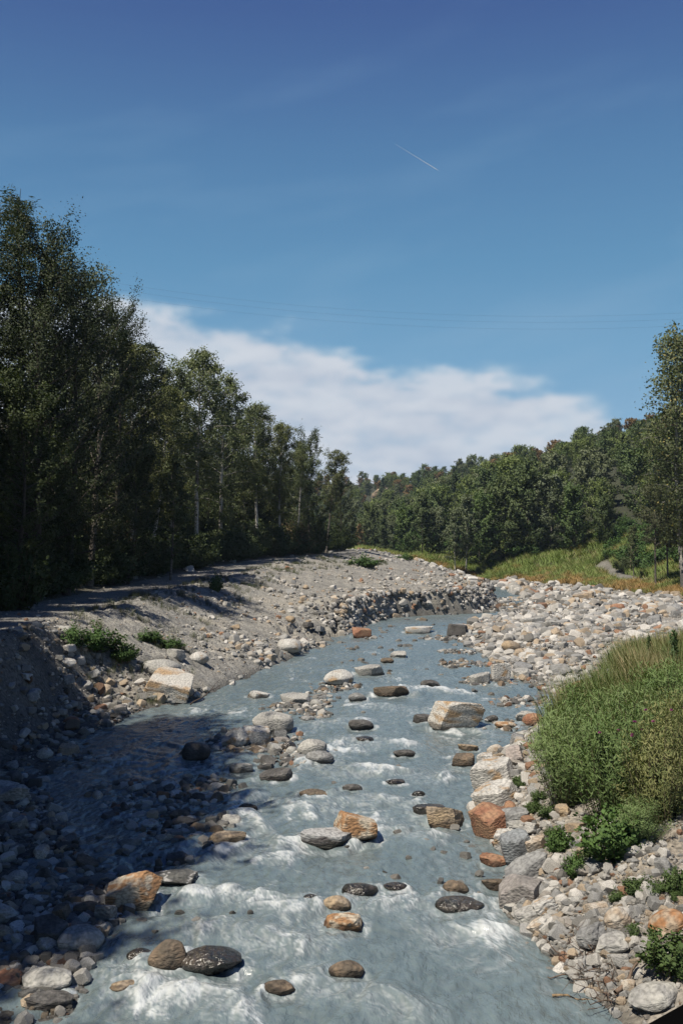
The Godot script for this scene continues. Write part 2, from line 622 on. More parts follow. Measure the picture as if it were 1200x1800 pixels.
# points of a stone in a box of half-size one
func rock_points(shape: String, seed_: int, level: int) -> PackedVector3Array:
	var r := RandomNumberGenerator.new()
	r.seed = seed_
	var pn := PackedVector3Array()
	var po := PackedFloat32Array()
	var axes := [Vector3(1, 0, 0), Vector3(-1, 0, 0), Vector3(0, 1, 0), Vector3(0, -1, 0), Vector3(0, 0, 1), Vector3(0, 0, -1)]
	var ball := 0.12
	var rough := 0.032
	var extra := 9
	match shape:
		"block":
			for a in axes:
				pn.append((a + Vector3(r.randfn(0, 0.17), r.randfn(0, 0.12), r.randfn(0, 0.17))).normalized())
				po.append(r.randf_range(0.66, 0.8))
			extra = 6
			ball = 0.04
			rough = 0.022
		"wedge":
			for a: Vector3 in axes:
				var b := a
				if a.y > 0:
					b = Vector3(r.randf_range(-0.75, 0.75), 1, r.randf_range(0.1, 0.9))
				pn.append((b + Vector3(r.randfn(0, 0.25), r.randfn(0, 0.15), r.randfn(0, 0.25))).normalized())
				po.append(r.randf_range(0.55, 0.8))
			extra = 8
			ball = 0.07
		"slab":
			pn.append(Vector3(r.randfn(0, 0.1), 1, r.randfn(0, 0.1)).normalized()); po.append(0.5)
			pn.append(Vector3(0, -1, 0)); po.append(0.5)
			var k := r.randi_range(5, 7)
			for j in k:
				var a := TAU * (j + r.randf_range(-0.3, 0.3)) / k
				pn.append(Vector3(cos(a), r.randfn(0, 0.22), sin(a)).normalized()); po.append(r.randf_range(0.7, 0.95))
			extra = 5
		"round":
			ball = 0.62
			extra = 16
		"rough":
			ball = 0.15
			rough = 0.13
			extra = 18
	for k in extra:
		pn.append(Vector3(r.randfn(), r.randfn(), r.randfn()).normalized())
		po.append(r.randf_range(0.78, 1.02) if shape != "block" else r.randf_range(0.9, 1.1))
	var out := PackedVector3Array()
	var lo := Vector3.ONE * 9
	var hi := -lo
	var off := Vector3(r.randf() * 90, r.randf() * 90, r.randf() * 90)
	var slate := shape == "slab" or shape == "block"
	for v: Vector3 in icosphere(level)[0]:
		var best := 1.35
		for k in pn.size():
			var q := pn[k].dot(v)
			if q > 0.05:
				best = minf(best, po[k] / q)
		best = lerpf(best, 0.95, ball)
		var p := v * best
		var n := nf.get_noise_3dv(p * 55 + off) * rough + nf.get_noise_3dv(p * 170 + off) * rough * (0.5 if level < 4 else 0.22)
		if slate:
			n += nf.get_noise_3d(p.x * 20 + off.x, p.y * 120, p.z * 20) * 0.02
		p += v * n
		out.append(p)
		lo = lo.min(p)
		hi = hi.max(p)
	var c := (lo + hi) * 0.5
	var s := (hi - lo) * 0.5
	for k in out.size():
		out[k] = (out[k] - c) / s
	return out


func rock_color(kind: String, p: Vector3, wild: float) -> Color:
	var a := nf.get_noise_3d(p.x * 40 + wild, p.y * 40, p.z * 40)
	var b := nf.get_noise_3d(p.x * 90, p.y * 90 + wild, p.z * 90)
	var band := sin(p.y * 11 + p.x * 3 + a * 5 + wild)
	match kind:
		"white": return lerpc(lerpc(Color(0.47, 0.455, 0.43), Color(0.33, 0.32, 0.3), a * 1.6 + 0.25), Color(0.34, 0.23, 0.13), (a - 0.3) * 4 + b * 0.8)
		"pale": return lerpc(Color(0.36, 0.35, 0.325), Color(0.25, 0.245, 0.235), a * 1.8 + 0.3 + band * 0.15)
		"grey": return lerpc(Color(0.24, 0.24, 0.238), Color(0.155, 0.155, 0.155), a * 1.5 + 0.4 + band * 0.25)
		"dark": return lerpc(Color(0.11, 0.105, 0.1), Color(0.055, 0.052, 0.05), a * 1.8 + 0.4)
		"wet": return lerpc(Color(0.075, 0.065, 0.055), Color(0.035, 0.032, 0.03), a * 2 + 0.4)
		"blue": return lerpc(Color(0.215, 0.228, 0.24), Color(0.16, 0.17, 0.18), a * 1.6 + 0.3 + band * 0.2)
		"rust": return lerpc(Color(0.225, 0.105, 0.06), Color(0.3, 0.175, 0.105), a * 2 + 0.35 + b)
		"tan": return lerpc(Color(0.34, 0.255, 0.165), Color(0.25, 0.2, 0.15), a * 2 + 0.3)
		"orange": return lerpc(Color(0.43, 0.37, 0.29), Color(0.29, 0.16, 0.075), a * 3.2 + b * 1.6 + 0.35)
		"whiterust": return lerpc(Color(0.46, 0.44, 0.405), Color(0.37, 0.255, 0.15), band * 0.55 + a * 1.8 + 0.05)
		"cream": return lerpc(Color(0.43, 0.385, 0.33), Color(0.34, 0.27, 0.2), a * 2.2 + 0.2)
		"pink": return lerpc(Color(0.39, 0.335, 0.305), Color(0.29, 0.255, 0.24), a * 2 + 0.3)
		"brown": return lerpc(Color(0.17, 0.125, 0.085), Color(0.095, 0.075, 0.055), a * 2 + 0.4)
		"greybrown": return lerpc(Color(0.255, 0.235, 0.22), Color(0.19, 0.175, 0.165), a * 1.6 + 0.3)
		"greytop": return lerpc(Color(0.075, 0.07, 0.068), Color(0.33, 0.33, 0.33), (p.y - 0.25 + a * 0.9) * 3)
		"veined": return lerpc(Color(0.085, 0.083, 0.08), Color(0.42, 0.41, 0.4), (0.07 - absf(a)) * 16)
		"rusty": return lerpc(Color(0.32, 0.245, 0.175), Color(0.28, 0.135, 0.055), a * 3 + 0.4)
	return Color(0.25, 0.24, 0.23)


# corners get the mean of the faces round them that turn less than an edge
func creased(g: Geo, pts: PackedVector3Array, cols: PackedColorArray, idx: PackedInt32Array, limit: float) -> void:
	var faces := PackedVector3Array()
	var around := []
	around.resize(pts.size())
	for k in pts.size():
		around[k] = PackedInt32Array()
	for t in range(0, idx.size(), 3):
		var a := pts[idx[t]]
		faces.append((pts[idx[t + 2]] - a).cross(pts[idx[t + 1]] - a).normalized())
		for k in 3:
			around[idx[t + k]].append(t / 3)
	for t in range(0, idx.size(), 3):
		var f := faces[t / 3]
		for k in 3:
			var q := idx[t + k]
			var sum := f
			for o in around[q]:
				if faces[o].dot(f) > limit:
					sum += faces[o]
			g.v.append(pts[q])
			g.n.append(sum.normalized())
			g.c.append(cols[q])
			g.i.append(t + k)


# a stone of full size sx, sy, sz about its middle; below `line` (in its own height) it is wet
func rock_mesh(shape: String, kind: String, seed_: int, level: int, size: Vector3, line := -9.0) -> ArrayMesh:
	var g := Geo.new()
	var pts := rock_points(shape, seed_, level)
	var idx: PackedInt32Array = icosphere(level)[1]
	var wild := float(seed_ % 97)
	var cc := PackedColorArray()
	for k in pts.size():
		var p := pts[k]
		var c := rock_color(kind, p, wild)
		if line > -8:
			var y := p.y * size.y * 0.5
			var wet := 1 - sm(line, line + 0.07, y + nf.get_noise_3dv(p * 60) * 0.08)
			c = lerpc(c, Color(c.r * 0.3, c.g * 0.29, c.b * 0.28), wet)
		cc.append(c)
		pts[k] = p * size * 0.5
	creased(g, pts, cc, idx, 0.8 if shape == "round" else 0.9)
	return g.mesh(M.wet_rock if kind == "wet" else M.rock)


func short_name(label: String) -> String:
	return label


func hero(x: float, d: float, w: float, h: float, dp: float, kind: String, shape: String, wet: int, label: String) -> void:
	var base := wl(d) if wet == 1 else G(x, d)
	var sink := maxf(0.25 * h, 0.06) if wet == 1 else 0.25 * h
	var full := h + sink
	var seed_ := absi(label.hash()) % 100000
	var called := "boulder" if w > 0.55 else "rock"
	var o := put(called, rock_mesh(shape, kind, seed_, 4 if w / d > 0.044 else 3, Vector3(w, full, dp), (sink - full * 0.5 + 0.03) if wet == 1 else -9.0))
	o.position = Vector3(x, base + h - full * 0.5, -d)
	if wet == 0 and x > 1 and d < 34:
		o.basis = Basis(Vector3(0, 0, 1), rng.randf_range(0.15, 0.45)) * Basis(Vector3.UP, rng.randf_range(-0.4, 0.4))
	else:
		o.rotation = Vector3(rng.randfn(0, 0.06), rng.randf_range(-0.3, 0.3), rng.randfn(0, 0.06))
	tag(o, label, called)
	if wet == 1 and d < 60:
		wakes.append([x, d, w * 0.5, 1.0 if d < 40 else 0.7])


var auto_colors := [["pale", 30], ["white", 20], ["grey", 20], ["tan", 10], ["rust", 4], ["cream", 8], ["dark", 4], ["greybrown", 6]]


func pick_color(dark: bool) -> String:
	var k := rng.randi_range(0, 103)
	for a in auto_colors:
		k -= a[1]
		if k < 0:
			if dark and rng.randf() < 0.45:
				return "dark" if rng.randf() < 0.6 else "brown"
			return a[0]
	return "pale"


var color_words := {"pale": "pale grey", "white": "whitish", "grey": "mid grey", "tan": "tan", "rust": "rust-red", "cream": "cream", "dark": "dark", "greybrown": "grey-brown", "brown": "brown"}
var shape_words := {"block": "blocky", "wedge": "pointed", "slab": "flat", "round": "rounded", "rough": "ragged"}


# rocks that stand between the named ones: a mesh for each look, one object each
func loose_rock(x: float, d: float, s: float, wet: bool) -> void:
	var kind := pick_color(wet)
	var shape: String = ["block", "wedge", "slab", "slab", "round", "rough"][rng.randi_range(0, 5)]
	var variant := rng.randi_range(0, 1)
	s *= minf(1, 0.35 + d / 28.0)
	var key := "%s %s %d" % [kind, shape, variant]
	if not rock_cache.has(key):
		rock_cache[key] = rock_mesh(shape, kind, absi(key.hash()) % 100000, 3, Vector3.ONE)
		rock_cache[key].surface_set_material(0, M.stone)
	var flat := 0.42 if shape == "slab" else rng.randf_range(0.55, 0.8)
	var size := Vector3(s, s * flat, s * rng.randf_range(0.6, 0.95))
	var base := G(x, d)
	if d < 140 and zone == "bed":
		base = maxf(base, wl(d) - size.y * 0.3)
	var o := put("boulder" if s > 0.7 else "rock", rock_cache[key])
	o.basis = Basis.from_euler(Vector3(rng.randfn(0, 0.15), rng.randf() * TAU, rng.randfn(0, 0.15))) * Basis.from_scale(size)
	o.position = Vector3(x, base + size.y * 0.27, -d)
	var best := 1e9
	var mark := ""
	var rel := ""
	for l in landmarks:
		var e := Vector2(l[1] - x, (l[2] - d) * 0.7)
		if e.length() < best:
			best = e.length()
			mark = l[0]
			var dx: float = x - l[1]
			var dd: float = d - l[2]
			if absf(dd) * 0.7 > absf(dx):
				rel = "upstream of" if dd > 0 else "downstream of"
			else:
				rel = "east of" if dx > 0 else "west of"
	var label := "%s %s %s %s %s" % [color_words[kind], shape_words[shape], "boulder" if s > 0.7 else "rock" if s > 0.4 else "stone", rel, mark]
	var k: int = label_count.get(label, 0)
	label_count[label] = k + 1
	if k > 0:
		label = ["another", "third", "fourth", "fifth", "sixth", "seventh", "eighth", "ninth", "tenth", "eleventh", "twelfth"][mini(k - 1, 10)] + " " + label
	tag(o, label, "rock", "loose rocks of the stream bed and banks")
	if wet and zone == "bed" and d < 60:
		wakes.append([x, d, s * 0.4, 0.6])


var shoals := [[-4.6, 21.6, 0.8, 12], [-3.0, 17.8, 0.9, 24], [-3.6, 20.2, 1.2, 44], [-3.2, 21.8, 0.9, 26], [-2.6, 19.0, 0.6, 16], [-2.6, 26.6, 1.0, 30], [-1.4, 24.6, 0.7, 14], [-0.9, 30.9, 0.7, 16], [-0.2, 37.2, 1.1, 22], [-1.2, 33.0, 0.9, 26], [-1.9, 32.2, 0.8, 22], [-0.8, 34.8, 0.8, 22], [-2.3, 27.2, 1.3, 44], [-1.2, 25.6, 0.7, 18], [-4.2, 15.6, 1.0, 50], [-4.0, 13.4, 0.8, 34], [-3.6, 14.4, 0.6, 26], [-5.6, 17.6, 1.0, 26], [-6.2, 24.5, 0.8, 8], [5.9, 33.5, 1.0, 24], [5.6, 38.5, 1.2, 30], [5.4, 44, 1.2, 30], [5.6, 49, 1.0, 26], [5.4, 56, 1.0, 20], [4.6, 29.2, 0.7, 10], [12.2, 79, 2.2, 26], [14.0, 86, 2.4, 26], [16.0, 95, 2.6, 26]]


func build_rocks() -> void:
	for s in shoals:
		for k in s[3]:
			var a := rng.randf() * TAU
			var r: float = s[2] * sqrt(rng.randf())
			var size := 0.12 + (0.34 if s[1] < 70 else 0.7) * pow(rng.randf(), 2.2)
			if size > 0.34 and landmarks.size() > 0:
				loose_rock(s[0] + cos(a) * r, s[1] + sin(a) * r * 1.3, size, true)
	# the gravel bar, the stony slopes and the banks
	var n := 0
	while n < 120:
		var d := 34.0 * exp(rng.randf() * log(100.0 / 34.0))
		var x := lin(XR, d) + 0.3 + rng.randf() * 26
		if x > d * 0.36:
			continue
		H(x, d)
		if zone != "bar":
			continue
		loose_rock(x, d, 0.38 + 0.75 * pow(rng.randf(), 2.4) * (0.6 + d / 120.0), false)
		n += 1
	n = 0
	while n < 40:
		var d := 11.5 * exp(rng.randf() * log(34.0 / 11.5))
		var x := lin(XL, d) - rng.randf() * 5.0
		if x < -d * 0.36:
			continue
		H(x, d)
		if zone == "bank" and zt < 0.95:
			loose_rock(x, d, 0.25 + 0.4 * pow(rng.randf(), 2), false)
			n += 1
	n = 0
	while n < 34:
		var d := 36.0 + rng.randf() * 58
		var x := lin(XL, d) - rng.randf() * rng.randf() * 6.5
		H(x, d)
		if zone == "bank":
			loose_rock(x, d, 0.3 + 0.5 * pow(rng.randf(), 2), false)
			n += 1
	n = 0
	while n < 44:
		var d := 11.2 + rng.randf() * 17
		var x := lin(XR, d) + rng.randf() * (1.9 if d < 15 else 1.2)
		loose_rock(x, d, 0.2 + 0.3 * pow(rng.randf(), 1.6), false)
		n += 1
	build_stones()


func build_stones() -> void:
	var meshes := []
	var xf := []
	var cl := []
	var shapes := ["block", "slab", "slab", "rough", "wedge", "wedge"]
	for k in 6:
		var g := Geo.new()
		var pts := rock_points(shapes[k], 500 + k, 2 if k < 2 else 1)
		var cc := PackedColorArray()
		for j in pts.size():
			var v := nf.get_noise_3dv(pts[j] * 60) * 0.22
			cc.append(Color(0.95 + v, 0.95 + v, 0.95 + v))
		creased(g, pts, cc, icosphere(2 if k < 2 else 1)[1], 0.92)
		meshes.append(g.mesh(M.stone))
		xf.append([])
		cl.append([])
	var pal := [[Color(0.36, 0.345, 0.32), 24], [Color(0.45, 0.43, 0.4), 15], [Color(0.235, 0.232, 0.225), 26], [Color(0.32, 0.255, 0.185), 10], [Color(0.23, 0.13, 0.08), 4], [Color(0.13, 0.125, 0.115), 9], [Color(0.29, 0.265, 0.235), 12]]
	var add := func(x: float, d: float, s: float, y: float, wet: bool) -> void:
		var k := rng.randi_range(0, 5)
		var q := rng.randi_range(0, 99)
		var c: Color = pal[0][0]
		for p in pal:
			q -= p[1]
			if q < 0:
				c = p[0]
				break
		c *= rng.randf_range(0.9, 1.35)
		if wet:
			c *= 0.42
		c.a = 1
		var flat := 0.45 if k in [1, 2] else rng.randf_range(0.5, 0.85)
		var b := Basis.from_euler(Vector3(rng.randfn(0, 0.3), rng.randf() * TAU, rng.randfn(0, 0.3))) * Basis.from_scale(Vector3(s * 0.5, s * 0.5 * flat, s * 0.5 * rng.randf_range(0.6, 1.0)))
		xf[k].append(Transform3D(b, Vector3(x, y + s * flat * 0.22, -d)))
		cl[k].append(c)
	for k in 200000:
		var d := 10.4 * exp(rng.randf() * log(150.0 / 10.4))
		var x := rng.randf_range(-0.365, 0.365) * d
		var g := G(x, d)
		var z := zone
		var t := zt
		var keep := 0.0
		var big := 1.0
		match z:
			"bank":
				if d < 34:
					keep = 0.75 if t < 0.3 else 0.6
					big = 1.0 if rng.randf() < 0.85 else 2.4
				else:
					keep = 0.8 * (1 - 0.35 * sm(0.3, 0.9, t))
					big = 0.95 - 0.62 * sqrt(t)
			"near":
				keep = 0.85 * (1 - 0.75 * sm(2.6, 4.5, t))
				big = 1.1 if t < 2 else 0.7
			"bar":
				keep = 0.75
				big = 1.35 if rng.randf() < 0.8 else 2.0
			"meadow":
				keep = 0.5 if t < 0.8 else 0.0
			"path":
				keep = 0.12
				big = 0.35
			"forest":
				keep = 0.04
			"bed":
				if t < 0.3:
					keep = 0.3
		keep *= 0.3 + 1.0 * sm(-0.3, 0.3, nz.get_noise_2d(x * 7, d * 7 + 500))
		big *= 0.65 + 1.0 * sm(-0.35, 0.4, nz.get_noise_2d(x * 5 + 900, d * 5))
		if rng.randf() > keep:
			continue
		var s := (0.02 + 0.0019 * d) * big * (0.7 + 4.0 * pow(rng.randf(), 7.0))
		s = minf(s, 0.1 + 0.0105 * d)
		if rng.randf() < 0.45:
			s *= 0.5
		var near_bank := z == "bank" and d < 33
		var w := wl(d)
		if near_bank and rng.randf() < 0.5:
			add.call(x, d, s, g, true)  # half the stones on this stretch get the same darker tone as wet ones
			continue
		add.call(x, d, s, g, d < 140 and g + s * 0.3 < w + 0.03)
	for s in shoals:
		for k in s[3] * 4:
			var a := rng.randf() * TAU
			var r: float = s[2] * sqrt(rng.randf())
			var x: float = s[0] + cos(a) * r
			var d: float = s[1] + sin(a) * r * 1.3
			var size := 0.07 + (0.22 if s[1] < 70 else 0.6) * pow(rng.randf(), 2.0)
			var y: float = maxf(wl(d) - size * rng.randf_range(0.0, 0.3), G(x, d))
			add.call(x, d, size, y, rng.randf() < 0.5)
	for k in 420:
		var d := 13.0 * exp(rng.randf() * log(72.0 / 13.0))
		var x := lerpf(lin(XL, d), lin(XR, d), rng.randf())
		if nz.get_noise_2d(x * 10, d * 6 + 900) < 0.05:
			continue
		var size := (0.06 + 0.003 * d) * rng.randf_range(0.8, 2.0)
		add.call(x, d, size, wl(d) - size * rng.randf_range(0.05, 0.3), true)
	# clods and stones that stick out of the cut bank
	for k in 1800:
		var d := 58 + rng.randf() * 40
		var x := lin(XL, d) - rng.randf() * 1.6
		add.call(x, d, rng.randf_range(0.12, 0.5), G(x, d) - 0.05, rng.randf() < 0.3)
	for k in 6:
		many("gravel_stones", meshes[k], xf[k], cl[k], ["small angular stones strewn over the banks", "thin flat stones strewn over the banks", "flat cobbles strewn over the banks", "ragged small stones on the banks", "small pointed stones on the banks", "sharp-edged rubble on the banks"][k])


# ---------------------------------------------------------------- plants
# kind: crown shape, crown base, width / height, limbs, twigs, clump size, leaves, leaf length, leaf width, droop, two leaf colours, bark
var KINDS := {
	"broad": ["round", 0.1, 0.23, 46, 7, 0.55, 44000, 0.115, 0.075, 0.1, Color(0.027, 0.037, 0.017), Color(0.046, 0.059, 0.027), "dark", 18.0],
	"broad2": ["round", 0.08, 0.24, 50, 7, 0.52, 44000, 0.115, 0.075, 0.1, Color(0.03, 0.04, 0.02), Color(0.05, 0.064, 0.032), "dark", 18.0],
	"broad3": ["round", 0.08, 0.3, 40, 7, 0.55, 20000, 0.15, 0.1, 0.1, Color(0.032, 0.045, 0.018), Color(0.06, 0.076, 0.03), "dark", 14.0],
	"shade": ["round", 0.05, 0.16, 48, 7, 0.5, 15000, 0.26, 0.18, 0.1, Color(0.05, 0.068, 0.032), Color(0.085, 0.105, 0.05), "dark", 20.0],
	"airy": ["up", 0.15, 0.15, 46, 6, 0.42, 11000, 0.17, 0.08, -0.3, Color(0.065, 0.08, 0.04), Color(0.11, 0.125, 0.07), "grey", 19.0],
	"airy2": ["up", 0.35, 0.24, 34, 6, 0.5, 9000, 0.16, 0.09, 0.0, Color(0.075, 0.088, 0.037), Color(0.125, 0.131, 0.062), "grey", 11.0],
	"birch": ["birch", 0.38, 0.2, 40, 7, 0.5, 17000, 0.17, 0.1, 0.9, Color(0.075, 0.098, 0.040), Color(0.138, 0.156, 0.069), "birch", 17.0],
	"birch2": ["birch", 0.3, 0.2, 42, 7, 0.5, 17000, 0.17, 0.1, 0.7, Color(0.081, 0.095, 0.035), Color(0.150, 0.156, 0.062), "birch", 15.0],
	"birch3": ["birch", 0.2, 0.24, 40, 7, 0.52, 16000, 0.17, 0.1, 0.8, Color(0.073, 0.094, 0.040), Color(0.125, 0.147, 0.069), "birch", 15.0],
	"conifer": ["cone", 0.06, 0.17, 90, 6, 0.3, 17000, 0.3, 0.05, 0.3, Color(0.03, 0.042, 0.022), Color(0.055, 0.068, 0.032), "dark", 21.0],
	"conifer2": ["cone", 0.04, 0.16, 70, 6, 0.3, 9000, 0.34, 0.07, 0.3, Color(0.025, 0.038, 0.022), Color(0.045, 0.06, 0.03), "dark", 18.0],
	"young": ["up", 0.2, 0.22, 26, 5, 0.4, 5000, 0.17, 0.09, 0.0, Color(0.055, 0.07, 0.03), Color(0.095, 0.11, 0.05), "grey", 8.0],
	"bigbirch": ["birch", 0.2, 0.145, 60, 8, 0.6, 16000, 0.26, 0.17, 0.9, Color(0.07, 0.088, 0.038), Color(0.125, 0.14, 0.065), "birch", 25.0],
	"pine": ["up", 0.38, 0.22, 30, 6, 0.5, 8000, 0.22, 0.08, 0.3, Color(0.06, 0.068, 0.036), Color(0.095, 0.1, 0.055), "grey", 10.0],
	"bare": ["up", 0.3, 0.12, 18, 3, 0.3, 60, 0.15, 0.06, 0.0, Color(0.12, 0.1, 0.06), Color(0.16, 0.13, 0.08), "bare", 5.5],
	"mid": ["round", 0.04, 0.34, 34, 7, 0.8, 8000, 0.34, 0.24, 0.1, Color(0.049, 0.072, 0.029), Color(0.091, 0.117, 0.047), "dark", 12.0],
	"mid2": ["round", 0.02, 0.33, 34, 7, 0.8, 8000, 0.34, 0.24, 0.1, Color(0.058, 0.091, 0.031), Color(0.111, 0.156, 0.055), "dark", 11.0],
	"mid3": ["birch", 0.05, 0.3, 36, 7, 0.8, 8500, 0.32, 0.2, 0.5, Color(0.081, 0.101, 0.057), Color(0.137, 0.159, 0.094), "grey", 11.0],
	"mid4": ["round", 0.03, 0.36, 30, 7, 0.7, 9000, 0.32, 0.22, 0.2, Color(0.052, 0.073, 0.029), Color(0.104, 0.130, 0.055), "dark", 12.0],
	"slim": ["birch", 0.18, 0.21, 30, 6, 0.55, 6000, 0.26, 0.15, 0.3, Color(0.088, 0.109, 0.060), Color(0.143, 0.166, 0.099), "birch", 10.0],
	"slim2": ["up", 0.12, 0.24, 30, 6, 0.55, 6000, 0.26, 0.16, 0.1, Color(0.058, 0.081, 0.036), Color(0.104, 0.130, 0.062), "grey", 10.0],
	"larch": ["cone", 0.08, 0.3, 36, 5, 0.3, 2600, 0.3, 0.1, 0.2, Color(0.15, 0.1, 0.055), Color(0.2, 0.135, 0.075), "dark", 6.0],
	"hill1": ["round", 0.02, 0.42, 22, 5, 1.1, 4600, 0.42, 0.3, 0.1, Color(0.050, 0.077, 0.031), Color(0.098, 0.133, 0.050), "dark", 10.0],
	"hill2": ["round", 0.02, 0.4, 22, 5, 1.1, 4600, 0.42, 0.3, 0.1, Color(0.094, 0.125, 0.040), Color(0.150, 0.181, 0.062), "dark", 11.0],
	"hill3": ["birch", 0.04, 0.34, 22, 5, 1.0, 4600, 0.42, 0.3, 0.4, Color(0.088, 0.105, 0.056), Color(0.147, 0.165, 0.094), "grey", 11.0],
	"hill4": ["cone", 0.03, 0.26, 40, 5, 0.6, 3600, 0.6, 0.26, 0.2, Color(0.042, 0.062, 0.034), Color(0.073, 0.098, 0.050), "dark", 12.0],
	"hill5": ["round", 0.02, 0.42, 22, 5, 1.1, 3600, 0.42, 0.3, 0.1, Color(0.12, 0.078, 0.035), Color(0.185, 0.12, 0.055), "dark", 7.0],
}


func profile(shape: String, t: float) -> float:
	match shape:
		"cone": return pow(1 - t, 0.85) * 0.96 + 0.04
		"up": return 0.25 + 0.75 * sin(PI * clampf(0.15 + 0.8 * t, 0, 1))
		"birch": return pow(sin(PI * clampf(0.12 + 0.82 * t, 0, 1)), 0.8)
	return pow(sin(PI * clampf(0.16 + 0.77 * t, 0, 1)), 0.65)


func tree_meshes(kind: String) -> Array:
	if tree_cache.has(kind):
		return tree_cache[kind]
	var p: Array = KINDS[kind]
	var r := RandomNumberGenerator.new()
	r.seed = absi(kind.hash())
	var shape: String = p[0]
	var cb: float = p[1]
	var h: float = p[13]
	var R: float = p[2] * h
	var far := kind.begins_with("hill")
	var wood := Geo.new()
	var crown := Geo.new()
	var pts := []
	var rad := []
	var cols := []
	var bend := Vector3(r.randfn(0, 0.025), 0, r.randfn(0, 0.025)) * h
	var segs := 5 if far else 16
	var bark := Color(0.06, 0.05, 0.04)
	match p[12]:
		"birch": bark = Color(0.42, 0.4, 0.36)
		"grey": bark = Color(0.15, 0.13, 0.11)
		"bare": bark = Color(0.3, 0.24, 0.17)
	for k in segs + 1:
		var t := k / float(segs)
		pts.append(Vector3(bend.x * sin(t * 2.6) + r.randfn(0, 0.004) * h * t, t * h * 0.97 - (0.3 if k == 0 else 0.0), bend.z * sin(t * 3.1) + r.randfn(0, 0.004) * h * t))
		rad.append(h * 0.0105 * (pow(1 - t, 0.8) + 0.04) * (1.35 if k == 0 else 1.0))
		var bc := bark
		if p[12] == "birch" and (t < 0.06 or r.randf() < 0.28):
			bc = bark * 0.3
		bc *= r.randf_range(0.8, 1.1)
		bc.a = 1
		cols.append(bc)
	wood.tube(pts, rad, 5 if far else 8, cols)
	var limbs: int = p[3]
	var twigs: int = p[4]
	var leaves: int = p[6]
	var per := maxi(1, leaves / (limbs * twigs))
	var dead := bark if p[12] != "birch" else bark * 0.5
	dead.a = 1
	for k in limbs:
		var tc := pow((k + r.randf()) / limbs, 0.9)
		var t := cb + (0.98 - cb) * tc
		var fi := t * segs
		var a: Vector3 = pts[int(fi)].lerp(pts[mini(int(fi) + 1, segs)], fi - int(fi))
		var az := k * 2.4 + r.randfn(0, 0.4)
		var l := R * profile(shape, tc) * r.randf_range(0.7, 1.15)
		var up := 0.0
		match shape:
			"cone": up = lerpf(-0.25, 0.5, tc)
			"up": up = lerpf(0.7, 1.4, tc)
			"birch": up = lerpf(0.5, 1.1, tc)
			_: up = lerpf(0.1, 1.0, tc)
		var dir := Vector3(cos(az), up, sin(az)).normalized()
		var lp := [a]
		var lr := [h * 0.0036 * (1.1 - tc * 0.7)]
		var lc := [dead]
		var q := a
		for s in 4:
			dir = (dir + Vector3(r.randfn(0, 0.12), (0.06 if shape == "round" else -0.1 * p[9]) * (s + 1), r.randfn(0, 0.12))).normalized()
			q += dir * l * 0.25
			lp.append(q)
			lr.append(h * 0.0036 * (1.1 - tc * 0.7) * (0.8 - s * 0.19))
			lc.append(dead)
		if not far:
			wood.tube(lp, lr, 4, lc)
		for s in twigs:
			var f := lerpf(0.22, 1.02, (s + r.randf() * 0.8) / twigs) * 4
			var c0: Vector3 = lp[mini(int(f), 3)].lerp(lp[mini(int(f), 3) + 1], f - mini(int(f), 3))
			var spread: float = p[5] * h * 0.055 * (0.6 + 0.5 * r.randf())
			var c := c0 + Vector3(r.randfn(), r.randfn() * 0.6, r.randfn()) * spread * 0.8
			if not far and s % 2 == 0:
				wood.tube([c0, (c0 + c) * 0.5 + Vector3(0, 0.05, 0), c], [0.018, 0.012, 0.005], 3, [dead, dead, dead])
			var mix := clampf(r.randf() * 0.8 + 0.25 * r.randfn(), 0, 1)
			var hang: float = maxf(0, p[9]) * spread * 1.5
			for j in per:
				var o := Vector3(r.randfn(), r.randfn() * 0.62, r.randfn()) * spread * 0.62
				if shape == "round":
					o = dir * (r.randfn() * spread * 0.85) + o * 0.62
				if hang > 0:
					o.y -= hang * r.randf() * r.randf() * 1.8
					if shape == "birch":
						o.x *= 0.8
						o.z *= 0.8
				var along := Vector3(r.randfn(), r.randfn() * 0.7 - p[9] * 0.8, r.randfn()).normalized()
				if shape == "cone":
					along = (dir + Vector3(r.randfn(), r.randfn() * 0.5 - 0.3, r.randfn()) * 0.7).normalized()
				var side := along.cross(Vector3(r.randfn(), r.randfn() + 0.6, r.randfn())).normalized()
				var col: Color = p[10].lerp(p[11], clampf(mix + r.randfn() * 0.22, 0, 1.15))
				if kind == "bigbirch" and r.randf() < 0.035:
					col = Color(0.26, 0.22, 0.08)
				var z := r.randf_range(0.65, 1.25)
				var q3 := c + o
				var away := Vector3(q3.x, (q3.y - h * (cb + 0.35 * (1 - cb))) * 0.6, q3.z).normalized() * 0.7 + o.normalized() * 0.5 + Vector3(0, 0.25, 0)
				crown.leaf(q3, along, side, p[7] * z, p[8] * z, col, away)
	tree_cache[kind] = [wood.mesh(M.bark), crown.mesh(M.leaf), h]
	return tree_cache[kind]


func tree(x: float, d: float, h: float, kind: String, lean: float, label: String, group := "", called := "") -> void:
	var m := tree_meshes(kind)
	var o := Node3D.new()
	if called == "":
		called = "birch_tree" if KINDS[kind][12] == "birch" else "conifer_tree" if KINDS[kind][0] == "cone" else "broadleaf_tree"
	o.name = numbered(called)
	add_child(o, true)
	o.position = Vector3(x, G(x, d) - 0.1, -d)
	if kind.begins_with("broad") or kind == "airy":
		h *= 0.94
	var s: float = h / m[2]
	o.basis = Basis(Vector3(0, 0, 1), -lean) * Basis(Vector3.UP, rng.randf() * TAU) * Basis.from_scale(Vector3(s * rng.randf_range(0.92, 1.08), s, s * rng.randf_range(0.92, 1.08)))
	put("trunk", m[0], o)
	put("crown", m[1], o)
	tag(o, label, "tree", group)


